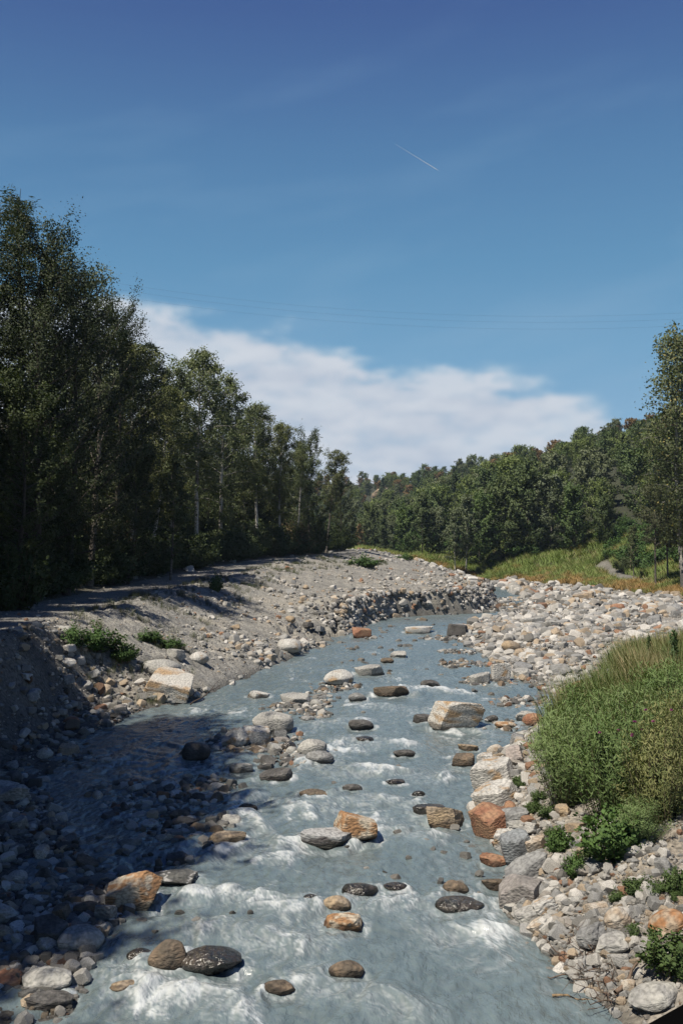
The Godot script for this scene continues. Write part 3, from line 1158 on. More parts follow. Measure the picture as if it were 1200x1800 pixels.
# stems n, leaves, leaf length, leaf width, dome (0 upright .. 1 rounded), colours
var BUSHES := {
	"weed": [80, 12000, 0.075, 0.0105, 0.2, Color(0.098, 0.150, 0.052), Color(0.189, 0.247, 0.104)],
	"weed2": [80, 12000, 0.075, 0.012, 0.25, Color(0.072, 0.117, 0.039), Color(0.143, 0.202, 0.072)],
	"gold": [70, 10000, 0.06, 0.014, 0.25, Color(0.083, 0.116, 0.039), Color(0.198, 0.198, 0.083)],
	"leafy": [50, 3500, 0.085, 0.055, 0.8, Color(0.045, 0.085, 0.024), Color(0.085, 0.145, 0.04)],
	"leafy2": [50, 3500, 0.075, 0.055, 0.9, Color(0.045, 0.075, 0.024), Color(0.08, 0.12, 0.04)],
	"spire": [14, 2600, 0.07, 0.035, 0.0, Color(0.035, 0.065, 0.026), Color(0.07, 0.11, 0.045)],
	"brownbush": [60, 7000, 0.05, 0.03, 0.8, Color(0.05, 0.05, 0.025), Color(0.15, 0.1, 0.055)],
	"darkbush": [60, 7000, 0.05, 0.032, 0.85, Color(0.035, 0.05, 0.02), Color(0.065, 0.085, 0.034)],
	"bramble": [60, 7000, 0.045, 0.03, 0.9, Color(0.045, 0.065, 0.024), Color(0.095, 0.105, 0.045)],
	"lowgreen": [40, 2200, 0.09, 0.05, 0.9, Color(0.035, 0.075, 0.02), Color(0.07, 0.12, 0.036)],
}


# a bush one metre high and one metre across
func bush_meshes(kind: String) -> Array:
	if bush_cache.has(kind):
		return bush_cache[kind]
	var p: Array = BUSHES[kind]
	var r := RandomNumberGenerator.new()
	r.seed = absi(kind.hash())
	var wood := Geo.new()
	var leaves := Geo.new()
	var stems: int = p[0]
	var per: int = int(p[1]) / stems
	var twig := Color(0.13, 0.1, 0.06)
	for k in stems:
		var az := r.randf() * TAU
		var out := sqrt(r.randf()) * (0.5 if p[4] > 0.4 else r.randf_range(0.3, 0.68))
		var hh: float = r.randf_range(0.45, 1.15) * (1 - p[4] * out * out * 2.6)
		if kind == "spire":
			out *= 0.12 if k < 4 else 0.6
			hh = r.randf_range(0.8, 1.0) if k < 4 else r.randf_range(0.15, 0.45)
		var foot := Vector3(cos(az), 0, sin(az)) * out * 0.35
		var tip := Vector3(cos(az) * out, hh, sin(az) * out) + Vector3(r.randfn(), 0, r.randfn()) * 0.04
		var mid := (foot + tip) * 0.5 + Vector3(cos(az), 0.3, sin(az)) * 0.05 * out
		wood.tube([foot - Vector3(0, 0.08, 0), mid, tip], [0.007, 0.005, 0.002], 3, [twig, twig, twig])
		var mix := r.randf()
		for j in per:
			var t := pow(r.randf(), 0.7)
			var q := foot.lerp(mid, t * 2) if t < 0.5 else mid.lerp(tip, t * 2 - 1)
			var wide := 0.05 if kind != "spire" else 0.09 * (1.05 - t)
			q += Vector3(r.randfn(), r.randfn() * 0.7, r.randfn()) * wide
			var along := Vector3(r.randfn(), r.randfn() * 0.6 + 0.7, r.randfn()).normalized()
			var side := along.cross(Vector3(r.randfn(), r.randfn(), r.randfn())).normalized()
			var col: Color = p[5].lerp(p[6], clampf(mix * 0.6 + r.randf() * 0.5 + (t * 0.4 - 0.2 if kind == "gold" else 0.0), 0, 1.1))
			var z := r.randf_range(0.6, 1.3)
			leaves.leaf(q, along, side, p[2] * z, p[3] * z, col, (Vector3(q.x, (q.y - 0.35) * 0.8, q.z).normalized() * 0.7 + Vector3(rng.randfn(), rng.randfn(), rng.randfn()) * 0.2 + Vector3(0, 0.3, 0)))
	bush_cache[kind] = [wood.mesh(M.bark), leaves.mesh(M.leaf)]
	return bush_cache[kind]


func bush(x: float, d: float, w: float, h: float, kind: String, label: String) -> void:
	var m := bush_meshes(kind)
	var o := Node3D.new()
	o.name = numbered("shrub" if h > 0.9 else "plant")
	add_child(o, true)
	o.position = Vector3(x, G(x, d) - 0.02, -d)
	o.basis = Basis(Vector3.UP, rng.randf() * TAU) * Basis.from_scale(Vector3(w, h, w))
	put("stem", m[0], o)
	put("foliage", m[1], o)
	tag(o, label, "shrub" if h > 0.9 else "plant")


func tuft(n: int, spread: float, seed_: int, w: float, col: Color, tip: Color) -> ArrayMesh:
	var g := Geo.new()
	var r := RandomNumberGenerator.new()
	r.seed = seed_
	for k in n:
		var a := r.randf() * TAU
		var s := r.randf() * spread
		var lean := Vector3(cos(a), 0, sin(a)) * r.randf_range(0.05, 0.55)
		var b := r.randf() * TAU
		var z := r.randf_range(0.75, 1.2)
		g.blade(Vector3(cos(a) * s, -0.03, sin(a) * s), lean, Vector3(cos(b), 0, sin(b)), r.randf_range(0.5, 1.05), w, Color(col.r * z, col.g * z, col.b * z), Color(tip.r * z, tip.g * z, tip.b * z))
	return g.mesh(M.grass)


func build_grass() -> void:
	var field := tuft(16, 0.22, 4, 0.022, Color(0.9, 0.9, 0.9), Color(1.15, 1.1, 1.0))
	var fine := tuft(26, 0.3, 7, 0.008, Color(0.9, 0.9, 0.9), Color(1.2, 1.1, 0.95))
	var xf := []
	var cl := []
	for k in 60000:
		var d := 52.0 + rng.randf() * 135
		var x := d * rng.randf_range(0.0, 0.37)
		var g := G(x, d)
		if zone != "meadow" and not (zone == "hill" and zt < 11):
			continue
		var edge := zt if zone == "meadow" else 20.0
		if edge < 0.3 + rng.randf() * 1.2 or absf(sdist(TP, x, d)) < 1.3:
			continue
		var n := nz.get_noise_2d(x * 7, d * 5)
		var rust := sm(0.1, 0.75, n + 0.8 * (1 - sm(1, 7, edge)) - 0.15 + rng.randf_range(-0.25, 0.25))
		if d > 145:
			rust *= 0.3
		var c := Color(0.17, 0.225, 0.068).lerp(Color(0.34, 0.2, 0.09), rust * 0.85) * rng.randf_range(0.7, 1.25)
		if rng.randf() < 0.12:
			c = Color(0.26, 0.22, 0.12)
		var s := rng.randf_range(0.5, 1.0) * (0.75 + 0.5 * sm(1, 8, edge))
		xf.append(Transform3D(Basis(Vector3.UP, rng.randf() * TAU) * Basis.from_scale(Vector3(s * 1.5, s, s * 1.5)), Vector3(x, g, -d)))
		cl.append(c)
	many("meadow_grass", field, xf, cl, "tall rusty green grass of the meadow beyond the gravel bar")
	xf = []
	cl = []
	for k in 30000:
		var d := 15.0 + rng.randf() * 20
		var x := lin(XR, d) + 0.9 + rng.randf() * 9
		if x > d * 0.37:
			continue
		var g := G(x, d)
		var n := nz.get_noise_2d(x * 18, d * 18)
		if zone != "near" or zt < 1.5 + (0.6 if d < 22 else 0.9 * sm(23, 25, d) * (1 - sm(30, 33, d))) + n or n < -0.4:
			continue
		var c := Color(0.11, 0.15, 0.055).lerp(Color(0.3, 0.25, 0.15), sm(-0.1, 0.45, n + rng.randf_range(-0.2, 0.2)))
		c *= rng.randf_range(0.7, 1.2)
		var s := rng.randf_range(0.35, 1.0) * (0.35 + 1.1 * sm(-0.35, 0.35, nz.get_noise_2d(x * 11 + 70, d * 11)))
		xf.append(Transform3D(Basis(Vector3.UP, rng.randf() * TAU) * Basis.from_scale(Vector3(s, s, s)), Vector3(x, g, -d)))
		cl.append(c)
	many("bank_grass", fine, xf, cl, "feathery green and straw grass covering the near grassy bank")
	xf = []
	cl = []
	for k in 5000:
		var d := 32.0 + rng.randf() * 75
		var x := lin(XP, d) + rng.randf_range(1.2, 6.5)
		var g := G(x, d)
		if zone != "bank" or nz.get_noise_2d(x * 12 + 40, d * 12) < 0.12:
			continue
		var s := rng.randf_range(0.12, 0.42)
		xf.append(Transform3D(Basis(Vector3.UP, rng.randf() * TAU) * Basis.from_scale(Vector3(s, s, s)), Vector3(x, g, -d)))
		cl.append(Color(0.085, 0.1, 0.045) * rng.randf_range(0.7, 1.3))
	many("gravel_grass", fine, xf, cl, "sparse grass tufts on the gravel mound beside the track")
	xf = []
	for k in 130:
		var d := 11.3 + rng.randf() * 9
		var x := lin(XR, d) + 0.7 + rng.randf() * 3.0
		if nz.get_noise_2d(x * 30 + 9, d * 30) < 0.0:
			continue
		var s := rng.randf_range(0.1, 0.26)
		xf.append(Transform3D(Basis(Vector3.UP, rng.randf() * TAU) * Basis.from_scale(Vector3(s * 1.4, s, s * 1.4)), Vector3(x, G(x, d), -d)))
	many("bank_sprouts", bush_meshes("leafy2")[1], xf, [], "small green sprouts scattered among the stones of the near bank")
	# dark undergrowth below the forest
	xf = []
	for k in 420:
		var d := 34.0 + rng.randf() * 100
		var x := lin(XP, d) - 2.0 - pow(rng.randf(), 1.5) * 16
		if x < -0.42 * d:
			continue
		var g := G(x, d)
		if zone != "forest" or zt < 0.6:
			continue
		var s := rng.randf_range(1.2, 3.2)
		xf.append(Transform3D(Basis(Vector3.UP, rng.randf() * TAU) * Basis.from_scale(Vector3(s * 1.4, s, s * 1.4)), Vector3(x, g, -d)))
	many("forest_undergrowth", bush_meshes("darkbush")[1], xf, [], "dark undergrowth on the forest floor behind the track")
	xf = []
	for k in 700:
		var d := 95.0 + rng.randf() * 150
		var x := d * rng.randf_range(0.0, 0.38)
		var g := G(x, d)
		if zone != "hill" or zt > 16 or zt < 2.0:
			continue
		var s := rng.randf_range(1.2, 3.2)
		xf.append(Transform3D(Basis(Vector3.UP, rng.randf() * TAU) * Basis.from_scale(Vector3(s * 1.5, s, s * 1.5)), Vector3(x, g, -d)))
	many("hill_undergrowth", bush_meshes("lowgreen")[1], xf, [], "green undergrowth at the foot of the wooded hill")


func build_hill_trees() -> void:
	var spots := []
	var d := 100.0
	while d < 560:
		var step := 6.0 + d * 0.008
		var x := -30.0
		while x < d * 0.4 + 6:
			var px := x + rng.randf_range(-0.45, 0.45) * step
			var pd := d + rng.randf_range(-0.45, 0.45) * step
			x += step
			if px / pd < -0.03 and pd < 300:
				continue
			H(px, pd)
			if zone == "hill" and zt > 5 and zt < 215:
				spots.append(Vector3(px, pd, zt))
		d += step
	spots.sort_custom(func(a, b): return a.y < b.y)
	var words := {"hill1": "dark green round tree", "hill2": "mid green round tree", "hill3": "grey-green loose tree", "hill4": "dark pointed conifer", "hill5": "rust-brown small tree"}
	var edge_marks := [["the valley mouth", 0.0], ["the orange conifer", 0.02], ["the willow row", 0.05], ["the leaning slim tree", 0.08], ["the slim birch pair", 0.12], ["the layered tree", 0.16], ["the grassy meadow rise", 0.19], ["the drooping tree", 0.21], ["the bright-leaved tree", 0.235], ["the round meadow tree", 0.265], ["the dead sapling", 0.29], ["the three bare trunks", 0.315], ["the tallest birch", 0.345]]
	var rest := {}
	var n := 0
	for s: Vector3 in spots:
		var kind: String = ["hill1", "hill1", "hill2", "hill2", "hill3", "hill3", "hill4"][rng.randi_range(0, 6)]
		if s.z > 58 and nz.get_noise_2d(s.x * 1.2, s.y * 1.2) > -0.06 and rng.randf() < 0.45:
			kind = "hill5"
		if kind == "hill4" and rng.randf() < 0.5:
			kind = "hill1"
		var h: float = KINDS[kind][13] * rng.randf_range(0.7, 1.15) * (0.85 if kind != "hill5" else 1.2) * (1.0 if s.z < 35 else 0.8)
		if n < 290:
			var mark := ""
			var gap := 1e9
			for e in edge_marks:
				if absf(e[1] - s.x / s.y) < gap:
					gap = absf(e[1] - s.x / s.y)
					mark = e[0]
			var label: String = words[kind] + (" low" if s.z < 35 else " midway" if s.z < 90 else " high") + " on the hill above " + mark
			var used: int = label_count.get(label, 0)
			label_count[label] = used + 1
			if used:
				label = ["another", "third", "fourth", "fifth", "sixth", "seventh", "eighth", "ninth", "tenth", "eleventh", "twelfth", "thirteenth", "fourteenth", "fifteenth", "sixteenth", "seventeenth", "eighteenth", "nineteenth", "twentieth"][mini(used - 1, 18)] + " " + label
			tree(s.x, s.y, h, kind, rng.randfn(0, 0.03), label, "trees of the hillside wood", "hillside_tree")
			n += 1
		else:
			var k: float = h / KINDS[kind][13]
			if not rest.has(kind):
				rest[kind] = []
			rest[kind].append(Transform3D(Basis(Vector3.UP, rng.randf() * TAU) * Basis.from_scale(Vector3(k, k, k)), Vector3(s.x, G(s.x, s.y) - 0.1, -s.y)))
	for kind: String in rest:
		many("hillside_forest", tree_meshes(kind)[1], rest[kind], [], "distant part of the hillside wood, " + {"hill1": "dark round crowns", "hill2": "mid green round crowns", "hill3": "grey-green crowns", "hill4": "pointed conifers", "hill5": "rust-brown crowns"}[kind])
	print("hill trees ", spots.size())


# ---------------------------------------------------------------- small things
func bent_stick(g: Geo, a: Vector3, b: Vector3, r: float, wob: float, col: Color) -> void:
	var pts := []
	var rad := []
	var cols := []
	for k in 7:
		var t := k / 6.0
		pts.append(a.lerp(b, t) + Vector3(rng.randfn(), rng.randfn(), rng.randfn()) * wob * (0.0 if k == 0 else 1.0))
		rad.append(r * (1 - 0.75 * t))
		cols.append(col)
	g.tube(pts, rad, 5, cols)


func build_small() -> void:
	var g := Geo.new()
	for k in 46:
		var t := rng.randf()
		var x := lerpf(2.75, 3.05, rng.randf()) + (1 - t) * 0.15
		var d := lerpf(11.5, 13.0, t)
		var a := Vector3(x, maxf(G(x, d), wl(d)) + rng.randf() * 0.12, -d)
		var az := rng.randf() * TAU
		bent_stick(g, a, a + Vector3(cos(az) * 0.4 - 0.1, rng.randf_range(-0.08, 0.22), sin(az) * 0.4), rng.randf_range(0.004, 0.011), 0.03, Color(0.13, 0.085, 0.06).lerp(Color(0.08, 0.06, 0.045), rng.randf()))
	tag(put("root_tangle", g.mesh(M.bark)), "tangle of dry brown roots hanging over the water edge", "roots")
	g = Geo.new()
	for k in 30:
		var d := lerpf(26.6, 27.8, rng.randf())
		var x := lin(XR, d) + rng.randf() * 0.5
		var a := Vector3(x, G(x, d) + rng.randf() * 0.3 + 0.05, -d)
		bent_stick(g, a, a + Vector3(rng.randfn() * 0.4, -0.1 - rng.randf() * 0.2, rng.randfn() * 0.3), 0.014, 0.03, Color(0.15, 0.11, 0.08))
	tag(put("root_tangle", g.mesh(M.bark)), "dark dry roots hanging from the sandy edge above the white slabs", "roots")
	g = Geo.new()
	var b0 := Vector3(-4.9, wl(33.2) + 0.05, -32.6)
	bent_stick(g, b0, Vector3(-3.9, 1.2, -32.8), 0.03, 0.03, Color(0.07, 0.05, 0.04))
	bent_stick(g, Vector3(-4.4, 0.95, -32.7), Vector3(-4.0, 1.35, -33.1), 0.016, 0.02, Color(0.07, 0.05, 0.04))
	tag(put("branch", g.mesh(M.bark)), "thin bare branch leaning on the biggest white angular boulder", "branch")
	g = Geo.new()
	bent_stick(g, Vector3(2.45, wl(11.9) + 0.02, -11.9), Vector3(2.95, wl(11.8) + 0.02, -11.8), 0.018, 0.01, Color(0.24, 0.17, 0.1))
	tag(put("driftwood_stick", g.mesh(M.bark)), "tan stick floating by the stony bank near the bottom", "stick")
	g = Geo.new()
	bent_stick(g, Vector3(3.1, G(3.1, 11.6) + 0.1, -11.6), Vector3(3.65, G(3.65, 12.0) + 0.1, -12.0), 0.03, 0.02, Color(0.16, 0.11, 0.08))
	tag(put("driftwood_stick", g.mesh(M.bark)), "brown dead stick lying among stones below the leafy creeper", "stick")
	# pink thistles
	var spots := [[4.62, 16.3, 1.55, "tall thistle with several pink heads in the dark green bush", 5], [4.95, 16.1, 1.75, "thistle with pink heads at the highest place among the weeds", 3], [4.35, 16.6, 1.5, "thistle with few pink heads on the water side of the weeds", 3]]
	var petal := StandardMaterial3D.new()
	petal.resource_name = "petal"
	petal.albedo_color = Color(0.62, 0.28, 0.5)
	petal.roughness = 0.8
	for s in spots:
		var o := Node3D.new()
		o.name = numbered("thistle_plant")
		add_child(o, true)
		o.position = Vector3(s[0], G(s[0], s[1]), -s[1])
		g = Geo.new()
		var heads := []
		for k in s[4]:
			var tip := Vector3(rng.randfn() * 0.22, s[2] * rng.randf_range(0.86, 1.0), 0.35 + rng.randf() * 0.35)
			bent_stick(g, Vector3(0, -0.1, 0), tip, 0.012, 0.02, Color(0.06, 0.085, 0.035))
			heads.append(tip)
		put("stem", g.mesh(M.bark), o)
		for t: Vector3 in heads:
			g = Geo.new()
			for k in 40:
				var dir := Vector3(rng.randfn(), absf(rng.randfn()) + 0.5, rng.randfn()).normalized()
				g.leaf(t, dir, dir.cross(Vector3(0.3, 0.2, 0.9)).normalized(), 0.036, 0.01, Color.WHITE)
			put("flower", g.mesh(petal), o)
		tag(o, s[3], "thistle")
	# wires over the valley
	for k in 3:
		g = Geo.new()
		var pts := []
		var rad := []
		var cols := []
		for j in 50:
			var x := -78.0 + j * 4.4
			pts.append(Vector3(x, 49.9 - 0.0744 * x + 0.00106 * x * x - [0.0, 0.9, 1.95][k], -170.0 - k * 0.6))
			rad.append(0.007)
			cols.append(Color.WHITE)
		g.tube(pts, rad, 5, cols)
		tag(put("power_line", g.mesh(M.wire)), ["highest of three thin power lines crossing the sky", "middle of three thin power lines crossing the sky", "lowest of three thin power lines crossing the sky"][k], "power line", "power lines over the valley")
	# vapour trail, some kilometres off
	g = Geo.new()
	var trail := []
	var tr := []
	var tcol := []
	for k in 12:
		var t := k / 11.0
		trail.append(Vector3(lerpf(165, 297, t), lerpf(1312, 1229, t) , -3000))
		tr.append(lerpf(0.08, 0.85, t) if k < 11 else 0.3)
		tcol.append(Color(0.9, 0.9, 0.9))
	g.tube(trail, tr, 6, tcol)
	tag(put("vapour_trail_cloud", g.mesh(M.cloud)), "short white vapour trail of an aircraft high in the sky", "vapour trail")
	# dark brace of the bridge, close by
	g = Geo.new()
	var p0 := Vector3(0.16, -0.476, -0.9)
	var p1 := Vector3(0.75, -0.159, -0.9)
	var along := (p1 - p0).normalized()
	var down := Vector3(along.y, -along.x, 0) * 0.13
	g.tube([p0 + down + Vector3(0, CAM_H, 0), p1 + down + Vector3(0, CAM_H, 0)], [0.13, 0.13], 20, [Color.WHITE, Color.WHITE])
	tag(put("bridge_brace", g.mesh(M.iron)), "black round brace of the bridge in the lower corner of the view", "brace")
	# pale crags among the trees of the ridge
	for k in 3:
		var q: Array = [[17.0, 420.0, 9.0, "long pale crag on the far low part of the wooded ridge"], [46.0, 330.0, 6.0, "pale crag between the rust-brown trees of the ridge"], [52.0, 330.0, 4.0, "small pale crag beside the rust-brown trees"]][k]
		var o := put("crag", rock_mesh("rough", "tan", 900 + k, 3, Vector3(q[2], q[2] * 0.8, q[2] * 0.7)))
		o.position = Vector3(q[0], G(q[0], q[1]) + 5, -q[1])
		tag(o, q[3], "rock")


func _ready() -> void:
	rng.seed = 77
	nz.seed = 3
	nz.frequency = 0.03
	nz.fractal_octaves = 3
	nf.seed = 8
	nf.frequency = 0.02
	nf.fractal_octaves = 3
	nw.seed = 5
	nw.frequency = 0.02
	nw.fractal_octaves = 5
	nw.fractal_gain = 0.6
	var cam := Camera3D.new()
	cam.name = "camera"
	cam.position = Vector3(0, CAM_H, 0)
	cam.rotation.x = PITCH
	cam.fov = 54.4
	cam.near = 0.05
	cam.far = 6000
	add_child(cam)
	var env := Environment.new()
	env.background_mode = Environment.BG_SKY
	env.sky = Sky.new()
	env.sky.sky_material = sky()
	env.tonemap_mode = Environment.TONE_MAPPER_LINEAR
	env.tonemap_exposure = EXPOSURE
	env.fog_enabled = true
	env.fog_density = 0.00014
	env.fog_light_color = Color(0.75, 0.84, 0.95)
	env.sdfgi_enabled = true
	env.ssao_enabled = true
	env.ssil_enabled = true
	var we := WorldEnvironment.new()
	we.name = "world_environment"
	we.environment = env
	add_child(we)
	var sun := DirectionalLight3D.new()
	sun.name = "sun"
	sun.light_energy = 1.6
	sun.light_color = Color(1.0, 0.965, 0.9)
	sun.light_angular_distance = 0.5
	sun.shadow_enabled = true
	sun.look_at_from_position(Vector3(-0.372, 0.866, 0.335), Vector3.ZERO)
	add_child(sun)
	materials()
	build_ground()
	# ---- named rocks
	hero(3.28, 29.02, 1.42, 0.76, 0.99, "whiterust", "block", 1, "big square white boulder with rust bands standing alone in the river")
	hero(0.25, 18.19, 0.79, 0.48, 0.55, "orange", "wedge", 1, "orange and white upright boulder behind the flat grey slab")
	hero(-0.26, 17.91, 0.96, 0.21, 0.67, "greytop", "slab", 1, "flat grey slab with a pale top in front of the orange upright boulder")
	hero(1.97, 19.17, 0.74, 0.33, 0.52, "tan", "block", 1, "square tan rock in white water with a dark wet rock touching its back")
	hero(1.71, 19.76, 0.64, 0.18, 0.45, "wet", "slab", 1, "low dark wet rock leaning on the square tan rock in the rapids")
	hero(-2.16, 12.68, 0.48, 0.35, 0.33, "brown", "round", 1, "brown hump of rock joined to a long shiny wet rock")
	hero(-1.64, 12.71, 0.80, 0.25, 0.56, "wet", "round", 1, "long dark shiny wet rock joined to the brown hump")
	hero(-3.02, 14.90, 0.78, 0.47, 0.54, "orange", "wedge", 1, "big orange wedge boulder at the water edge of the shaded stone bar")
	hero(-2.60, 15.81, 0.73, 0.19, 0.51, "veined", "rough", 1, "dark grey rock crossed by white veins, opposite the orange wedge boulder")
	hero(-1.50, 22.72, 0.79, 0.18, 0.55, "dark", "slab", 1, "flat dark rock with a small knob, upstream of a brown dome")
	hero(-0.56, 21.18, 0.64, 0.14, 0.45, "brown", "round", 1, "smooth brown dome rock awash in the mid stream")
	hero(-1.86, 20.18, 0.40, 0.09, 0.28, "brown", "round", 1, "small brown rock barely above the water beside the shaded bar")
	hero(-2.02, 18.03, 0.70, 0.15, 0.49, "tan", "slab", 1, "low tan slab at the outer tip of the shaded stone bar")
	hero(0.23, 21.73, 0.43, 0.11, 0.30, "dark", "round", 1, "small dark rock awash just upstream of the big rapid")
	hero(1.18, 22.24, 0.44, 0.11, 0.31, "wet", "rough", 1, "small ragged wet rock in broken water, mid stream")
	hero(-1.91, 28.35, 1.17, 0.56, 0.82, "pale", "round", 1, "large smooth pale dome boulder on the mid-stream stone cluster")
	hero(-2.22, 26.58, 0.76, 0.45, 0.53, "white", "block", 1, "white square rock below the smooth pale dome boulder")
	hero(-2.77, 26.21, 0.72, 0.51, 0.51, "white", "rough", 1, "rough white rock at the shore end of the mid-stream cluster")
	hero(-3.56, 24.72, 0.71, 0.42, 0.50, "dark", "round", 1, "dark rounded rock below the rough white rock")
	hero(-0.74, 25.32, 0.76, 0.37, 0.53, "pale", "round", 1, "upper of two pale grey rounded rocks at the cluster edge")
	hero(-0.52, 24.41, 0.70, 0.27, 0.49, "grey", "round", 1, "lower of two grey rounded rocks at the cluster edge")
	hero(-2.32, 23.53, 0.57, 0.17, 0.40, "pale", "slab", 1, "pale flat stone at the downstream foot of the cluster")
	hero(-1.34, 25.75, 0.39, 0.23, 0.27, "wet", "round", 1, "small dark wet stone between the white square and the grey rounded rocks")
	hero(0.56, 28.98, 0.73, 0.23, 0.51, "dark", "round", 1, "dark brown rock alone in mid river across from the square white boulder")
	hero(-0.11, 37.80, 1.16, 0.56, 0.81, "white", "round", 1, "white humped boulder at the head of the mid-river stone spit")
	hero(1.10, 40.53, 1.20, 0.37, 0.84, "pale", "slab", 1, "pale flat rock in the river behind the white humped boulder")
	hero(-1.53, 33.43, 1.11, 0.29, 0.77, "pale", "slab", 1, "wide pale slab on the spit toward the gravel mound")
	hero(-2.86, 34.79, 0.80, 0.18, 0.56, "white", "slab", 1, "thin white slab in the water off the gravel mound")
	hero(0.54, 33.99, 0.62, 0.25, 0.44, "grey", "round", 1, "small grey cobble beside the mid-river spit")
	hero(1.76, 35.33, 1.29, 0.28, 0.90, "brown", "slab", 1, "low brown ledge awash between the spit and the square boulder")
	hero(2.39, 29.75, 0.61, 0.24, 0.43, "dark", "slab", 1, "tilted dark slab touching the square white boulder")
	hero(3.28, 37.08, 0.76, 0.25, 0.53, "dark", "rough", 1, "pair-like dark ragged rock upstream of the square boulder")
	hero(4.62, 59.74, 1.69, 0.37, 1.19, "white", "slab", 1, "white slab in the river below the cut bank")
	hero(6.58, 57.09, 1.23, 0.72, 0.86, "dark", "block", 1, "dark block at the corner of the gravel bar near the cut bank")
	hero(5.23, 37.99, 0.82, 0.40, 0.58, "pale", "slab", 1, "pale slab under a white block at the gravel bar edge")
	hero(6.15, 38.92, 0.80, 0.68, 0.56, "white", "block", 1, "white block standing over a pale slab at the gravel bar edge")
	hero(4.71, 28.94, 0.63, 0.18, 0.44, "orange", "round", 1, "low orange rock awash between the square boulder and the grassy bank")
	hero(5.58, 29.31, 0.67, 0.35, 0.47, "rust", "round", 1, "round rust-red rock in the side water by the grassy bank")
	hero(5.48, 30.12, 0.59, 0.28, 0.41, "pale", "rough", 1, "pale rock behind the round rust-red rock")
	hero(4.47, 30.06, 0.41, 0.17, 0.29, "dark", "round", 1, "little dark round stone beside the square white boulder")
	hero(3.24, 26.00, 0.51, 0.12, 0.36, "tan", "slab", 1, "flat tan stone just downstream of the square boulder")
	hero(2.90, 24.06, 0.56, 0.27, 0.39, "brown", "block", 1, "mossy brown block in the water before the white pointed rock")
	hero(3.43, 24.06, 0.44, 0.37, 0.40, "white", "wedge", 0, "white pointed rock at the top of the rocky bank")
	hero(3.16, 21.12, 0.97, 0.58, 0.87, "white", "slab", 0, "large sloping white slab on the grassy bank water edge")
	hero(3.01, 19.69, 0.95, 0.41, 0.86, "white", "slab", 0, "second white slab just above the rust-red slab")
	hero(3.76, 21.99, 0.46, 0.40, 0.41, "pink", "wedge", 0, "pinkish upright rock beside the white pointed rock")
	hero(2.82, 18.32, 0.79, 0.54, 0.71, "rust", "wedge", 0, "big rust-red slab leaning into the river from the grassy bank")
	hero(3.10, 18.10, 0.57, 0.31, 0.51, "grey", "slab", 0, "grey layered slab resting on the rust-red slab")
	hero(2.83, 17.53, 0.43, 0.28, 0.39, "white", "block", 0, "white block below the rust-red slab")
	hero(2.92, 16.71, 0.61, 0.43, 0.55, "blue", "slab", 0, "blue-grey smooth slab below the white block")
	hero(3.18, 16.56, 0.37, 0.23, 0.33, "cream", "block", 0, "cream block on the bank side of the blue-grey slab")
	hero(2.82, 15.52, 0.73, 0.34, 0.65, "grey", "wedge", 0, "big grey ridged boulder on the water edge below the blue-grey slab")
	hero(2.56, 14.66, 0.69, 0.34, 0.62, "greybrown", "wedge", 0, "large grey-brown boulder overhanging the water")
	hero(2.80, 14.01, 0.35, 0.20, 0.32, "white", "block", 0, "white angular rock beside the overhanging grey-brown boulder")
	hero(2.63, 14.05, 0.50, 0.17, 0.45, "pale", "slab", 0, "pale oval slab below the overhanging grey-brown boulder")
	hero(2.66, 13.76, 0.35, 0.12, 0.31, "cream", "slab", 0, "thin cream stone at the water under the pale oval slab")
	hero(1.73, 15.43, 0.40, 0.17, 0.28, "brown", "round", 1, "brown wet rock above the foaming ledge")
	hero(1.70, 14.73, 0.73, 0.16, 0.51, "wet", "round", 1, "long dark wet rock in the foaming ledge")
	hero(2.53, 16.79, 0.51, 0.11, 0.36, "rust", "slab", 1, "rust and mossy flat rock at the foot of the blue-grey slab")
	hero(2.37, 15.66, 0.43, 0.11, 0.30, "brown", "slab", 1, "flat brown rock at the foot of the big grey ridged boulder")
	hero(-0.06, 14.78, 0.41, 0.16, 0.28, "tan", "round", 1, "tan wet rock at the lip of the foaming ledge")
	hero(-0.46, 14.99, 0.27, 0.11, 0.19, "wet", "round", 1, "small dark rock at the start of the foaming ledge")
	hero(0.28, 15.36, 0.56, 0.15, 0.40, "wet", "round", 1, "broad dark hump under water just behind the foaming ledge")
	hero(0.82, 15.55, 0.39, 0.09, 0.27, "wet", "round", 1, "dark wet stone behind the foaming ledge, mid stream")
	hero(0.02, 14.10, 0.54, 0.12, 0.38, "orange", "slab", 1, "orange slab just under the water below the foaming ledge")
	hero(0.06, 12.51, 0.44, 0.15, 0.31, "brown", "round", 1, "brown rock alone in the lower mid stream")
	hero(-0.74, 12.10, 0.40, 0.10, 0.28, "brown", "round", 1, "brown rock in foam downstream of the shiny wet rock")
	hero(-2.55, 12.11, 0.40, 0.10, 0.28, "tan", "round", 1, "tan rock awash in foam below the brown hump")
	hero(-2.57, 13.00, 0.35, 0.11, 0.24, "wet", "round", 1, "wet grey stone in foam upstream of the brown hump")
	hero(-3.41, 13.37, 0.61, 0.27, 0.55, "pale", "round", 0, "smooth pale boulder half in sun below the orange wedge boulder")
	hero(-3.50, 12.18, 0.64, 0.20, 0.45, "pale", "round", 1, "pale rock with a wet dark foot near the bottom of the view")
	hero(-3.34, 11.73, 0.53, 0.12, 0.37, "dark", "slab", 1, "dark flat rock under the pale rock with the wet foot")
	hero(-3.86, 13.52, 0.49, 0.31, 0.44, "dark", "wedge", 0, "dark slanting slab behind the smooth pale boulder")
	hero(-3.31, 14.19, 0.32, 0.28, 0.29, "grey", "block", 0, "grey upright block between the orange wedge and smooth pale boulders")
